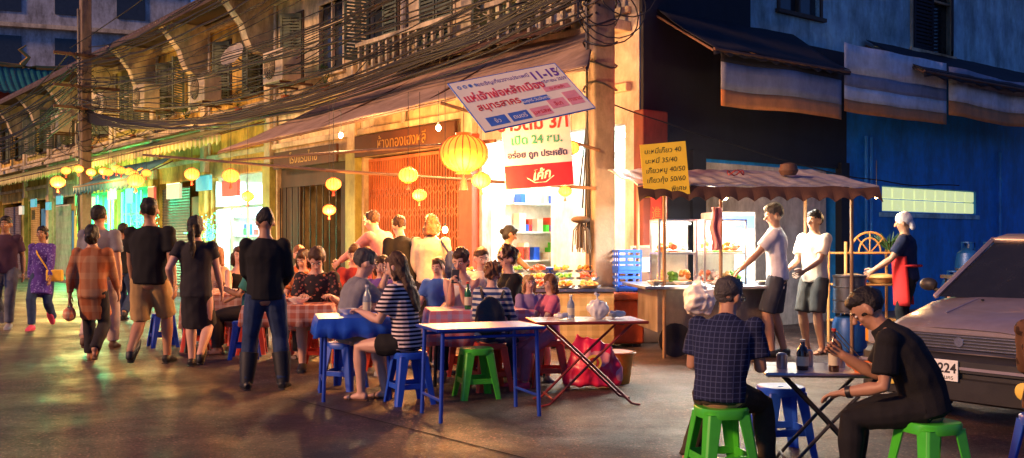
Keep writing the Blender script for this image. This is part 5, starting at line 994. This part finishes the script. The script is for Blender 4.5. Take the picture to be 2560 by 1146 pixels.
mk(B().box(-.03,.06,-.44,.44,.57,.68),'grille',[blkp],r,bev=.01); b=B(); [b.box(-.04,-.03,-.43,.43,.58+i*.022,.588+i*.022) for i in range(5)]; b.lathe([(.035,0),(.035,.01)],16,M=TR(-.035,0,.63,0,0,-90)); mk(b,'grille_bars',[chrome],r)
b=B(); vs=[]
prof=[(.02,.54),(-.06,.53),(-.1,.5),(-.1,.42),(-.07,.41),(-.07,.38),(-.1,.37),(-.09,.22),(-.04,.2),(.05,.2)]
for i in range(17):
    y=-.82+1.64*i/16; off=(abs(y)/.82)**4*.12
    vs+=[(px+off,y,pz) for px,pz in prof]
n=len(prof); b.add(vs,[(i*n+j,i*n+j+1,(i+1)*n+j+1,(i+1)*n+j) for i in range(16) for j in range(n-1)]+[tuple(range(n)),tuple(range(17*n-1,16*n-1,-1))])
for s in(-1,1): b.box(.03,.45,s*.81,s*.84,.22,.5)
mk(b,'bumper',[blkp],r,smooth=True); mk(B().box(-.108,-.095,-.78,.78,.44,.46),'bumper_trim',[carp],r)
pm=Matrix.Translation((-.125,.13,.43))@Matrix.Rotation(radians(-90),4,'Z')@Matrix.Rotation(radians(90),4,'X'); pl=mk(B().box(-.17,.17,-.075,.075,-.008,0),'licence_plate',[mat('plate_white',(.75,.75,.72),.4,em=.1,bump=0)],r,pm,bev=.003); text('3ก 3224',.095,cblk,pl,0,-.015,.002,off=.002); text('กรุงเทพมหานคร',.042,cblk,pl,0,-.062,.002)
[mk(B().tube([(.95,y0,.925),(1.1,y0+.35,.99),(1.2,y0+.5,1.06)],.008,4),'wiper',[blkp],r) for y0 in(-.5,.05)]; [mk(B().ell((.72,y,.895),(.02,.012,.008),8),'washer_nozzle',[blkp],r) for y in(-.25,.25)]
# ---------------------------------------------------------------- far background
r=root('temple_roof','Chinese temple with curved teal roof and gold ridge','temple',TR(-24.5,50,0,35)); mk(B().box(-3,3,-2,2,0,8.6),'wall',[redpil],r)
def f(p,q): x=-3.8+7.6*p; yq=q*2-1; return (x,yq*2.8,8.4+1.6*(1-abs(yq))**1.4+.7*abs(p*2-1)**3+.03*sin(p*160))
mk(B().grid(f,120,12),'roof',[mat('roof_teal',(.02,.16,.16),.4,dirt=.3)],r,solid=.1)
b=B(); b.tube([(-3.8+7.6*t,0,10.1+.9*abs(2*t-1)**3) for t in [i/12 for i in range(13)]],.13,8)
for x in(-2.5,0,2.5): b.tube([(x,0,10.2),(x+.3,0,10.6),(x-.1,0,10.95),(x+.2,0,11.2)],[.15,.12,.1,.03],6)
mk(b,'ridge_ornament',[goldl],r,smooth=True)
r=root('distant_building','pale blue rendered block beyond the temple','building',TR(-34,66,0,20)); mk(B().box(-12,12,-5,5,0,26),'wall',[mat('plaster_blue_grey',(.45,.5,.55),.85,dirt=.6)],r)
for i in range(6):
    for j in range(5): mk(B().box(-10.5+i*3.6,-8.8+i*3.6,-5.06,-5.01,9+j*3.3,10.8+j*3.3),'window',[paneg],r)
[mk(B().box(-12,12,-5.4,-5.01,8+j*3.3,8.25+j*3.3),'ledge',[trim],r) for j in range(5)]
# ---------------------------------------------------------------- world, sun, camera
w=bpy.data.worlds.new('World'); S.world=w; w.use_nodes=True; nt=w.node_tree; bg=nt.nodes['Background']; sk=nt.nodes.new('ShaderNodeTexSky'); sk.sky_type='NISHITA'; sk.sun_disc=False
el=24; az=240
sd=V((sin(radians(az))*cos(radians(el)),cos(radians(az))*cos(radians(el)),sin(radians(el))))
sk.sun_elevation=radians(el); sk.sun_rotation=radians(az)
mx=nt.nodes.new('ShaderNodeMix'); mx.data_type='RGBA'; mx.blend_type='MULTIPLY'; mx.inputs[0].default_value=1; mx.inputs[7].default_value=(.24,.42,1,1); nt.links.new(sk.outputs[0],mx.inputs[6]); nt.links.new(mx.outputs[2],bg.inputs[0]); bg.inputs[1].default_value=.085
l=bpy.data.lights.new('streetlight_sun','SUN'); l.energy=3.9; l.angle=radians(6); l.color=(1,.48,.2); so=bpy.data.objects.new('streetlight_sun',l); COL.objects.link(so); so.rotation_euler=(-sd).to_track_quat('-Z','Y').to_euler()  # added directional light in place of the unseen street lamp behind the camera
c=bpy.data.cameras.new('camera'); co=bpy.data.objects.new('camera',c); COL.objects.link(co); co.location=(0,0,1.35); co.rotation_euler=(radians(90),0,0); c.sensor_width=36; c.lens=35.16; c.shift_y=.0125; c.clip_end=1000; c.clip_start=.05; S.camera=co
S.view_settings.view_transform='Standard'; S.view_settings.look='None'; S.view_settings.exposure=0
bpy.data.scenes.remove(TS)
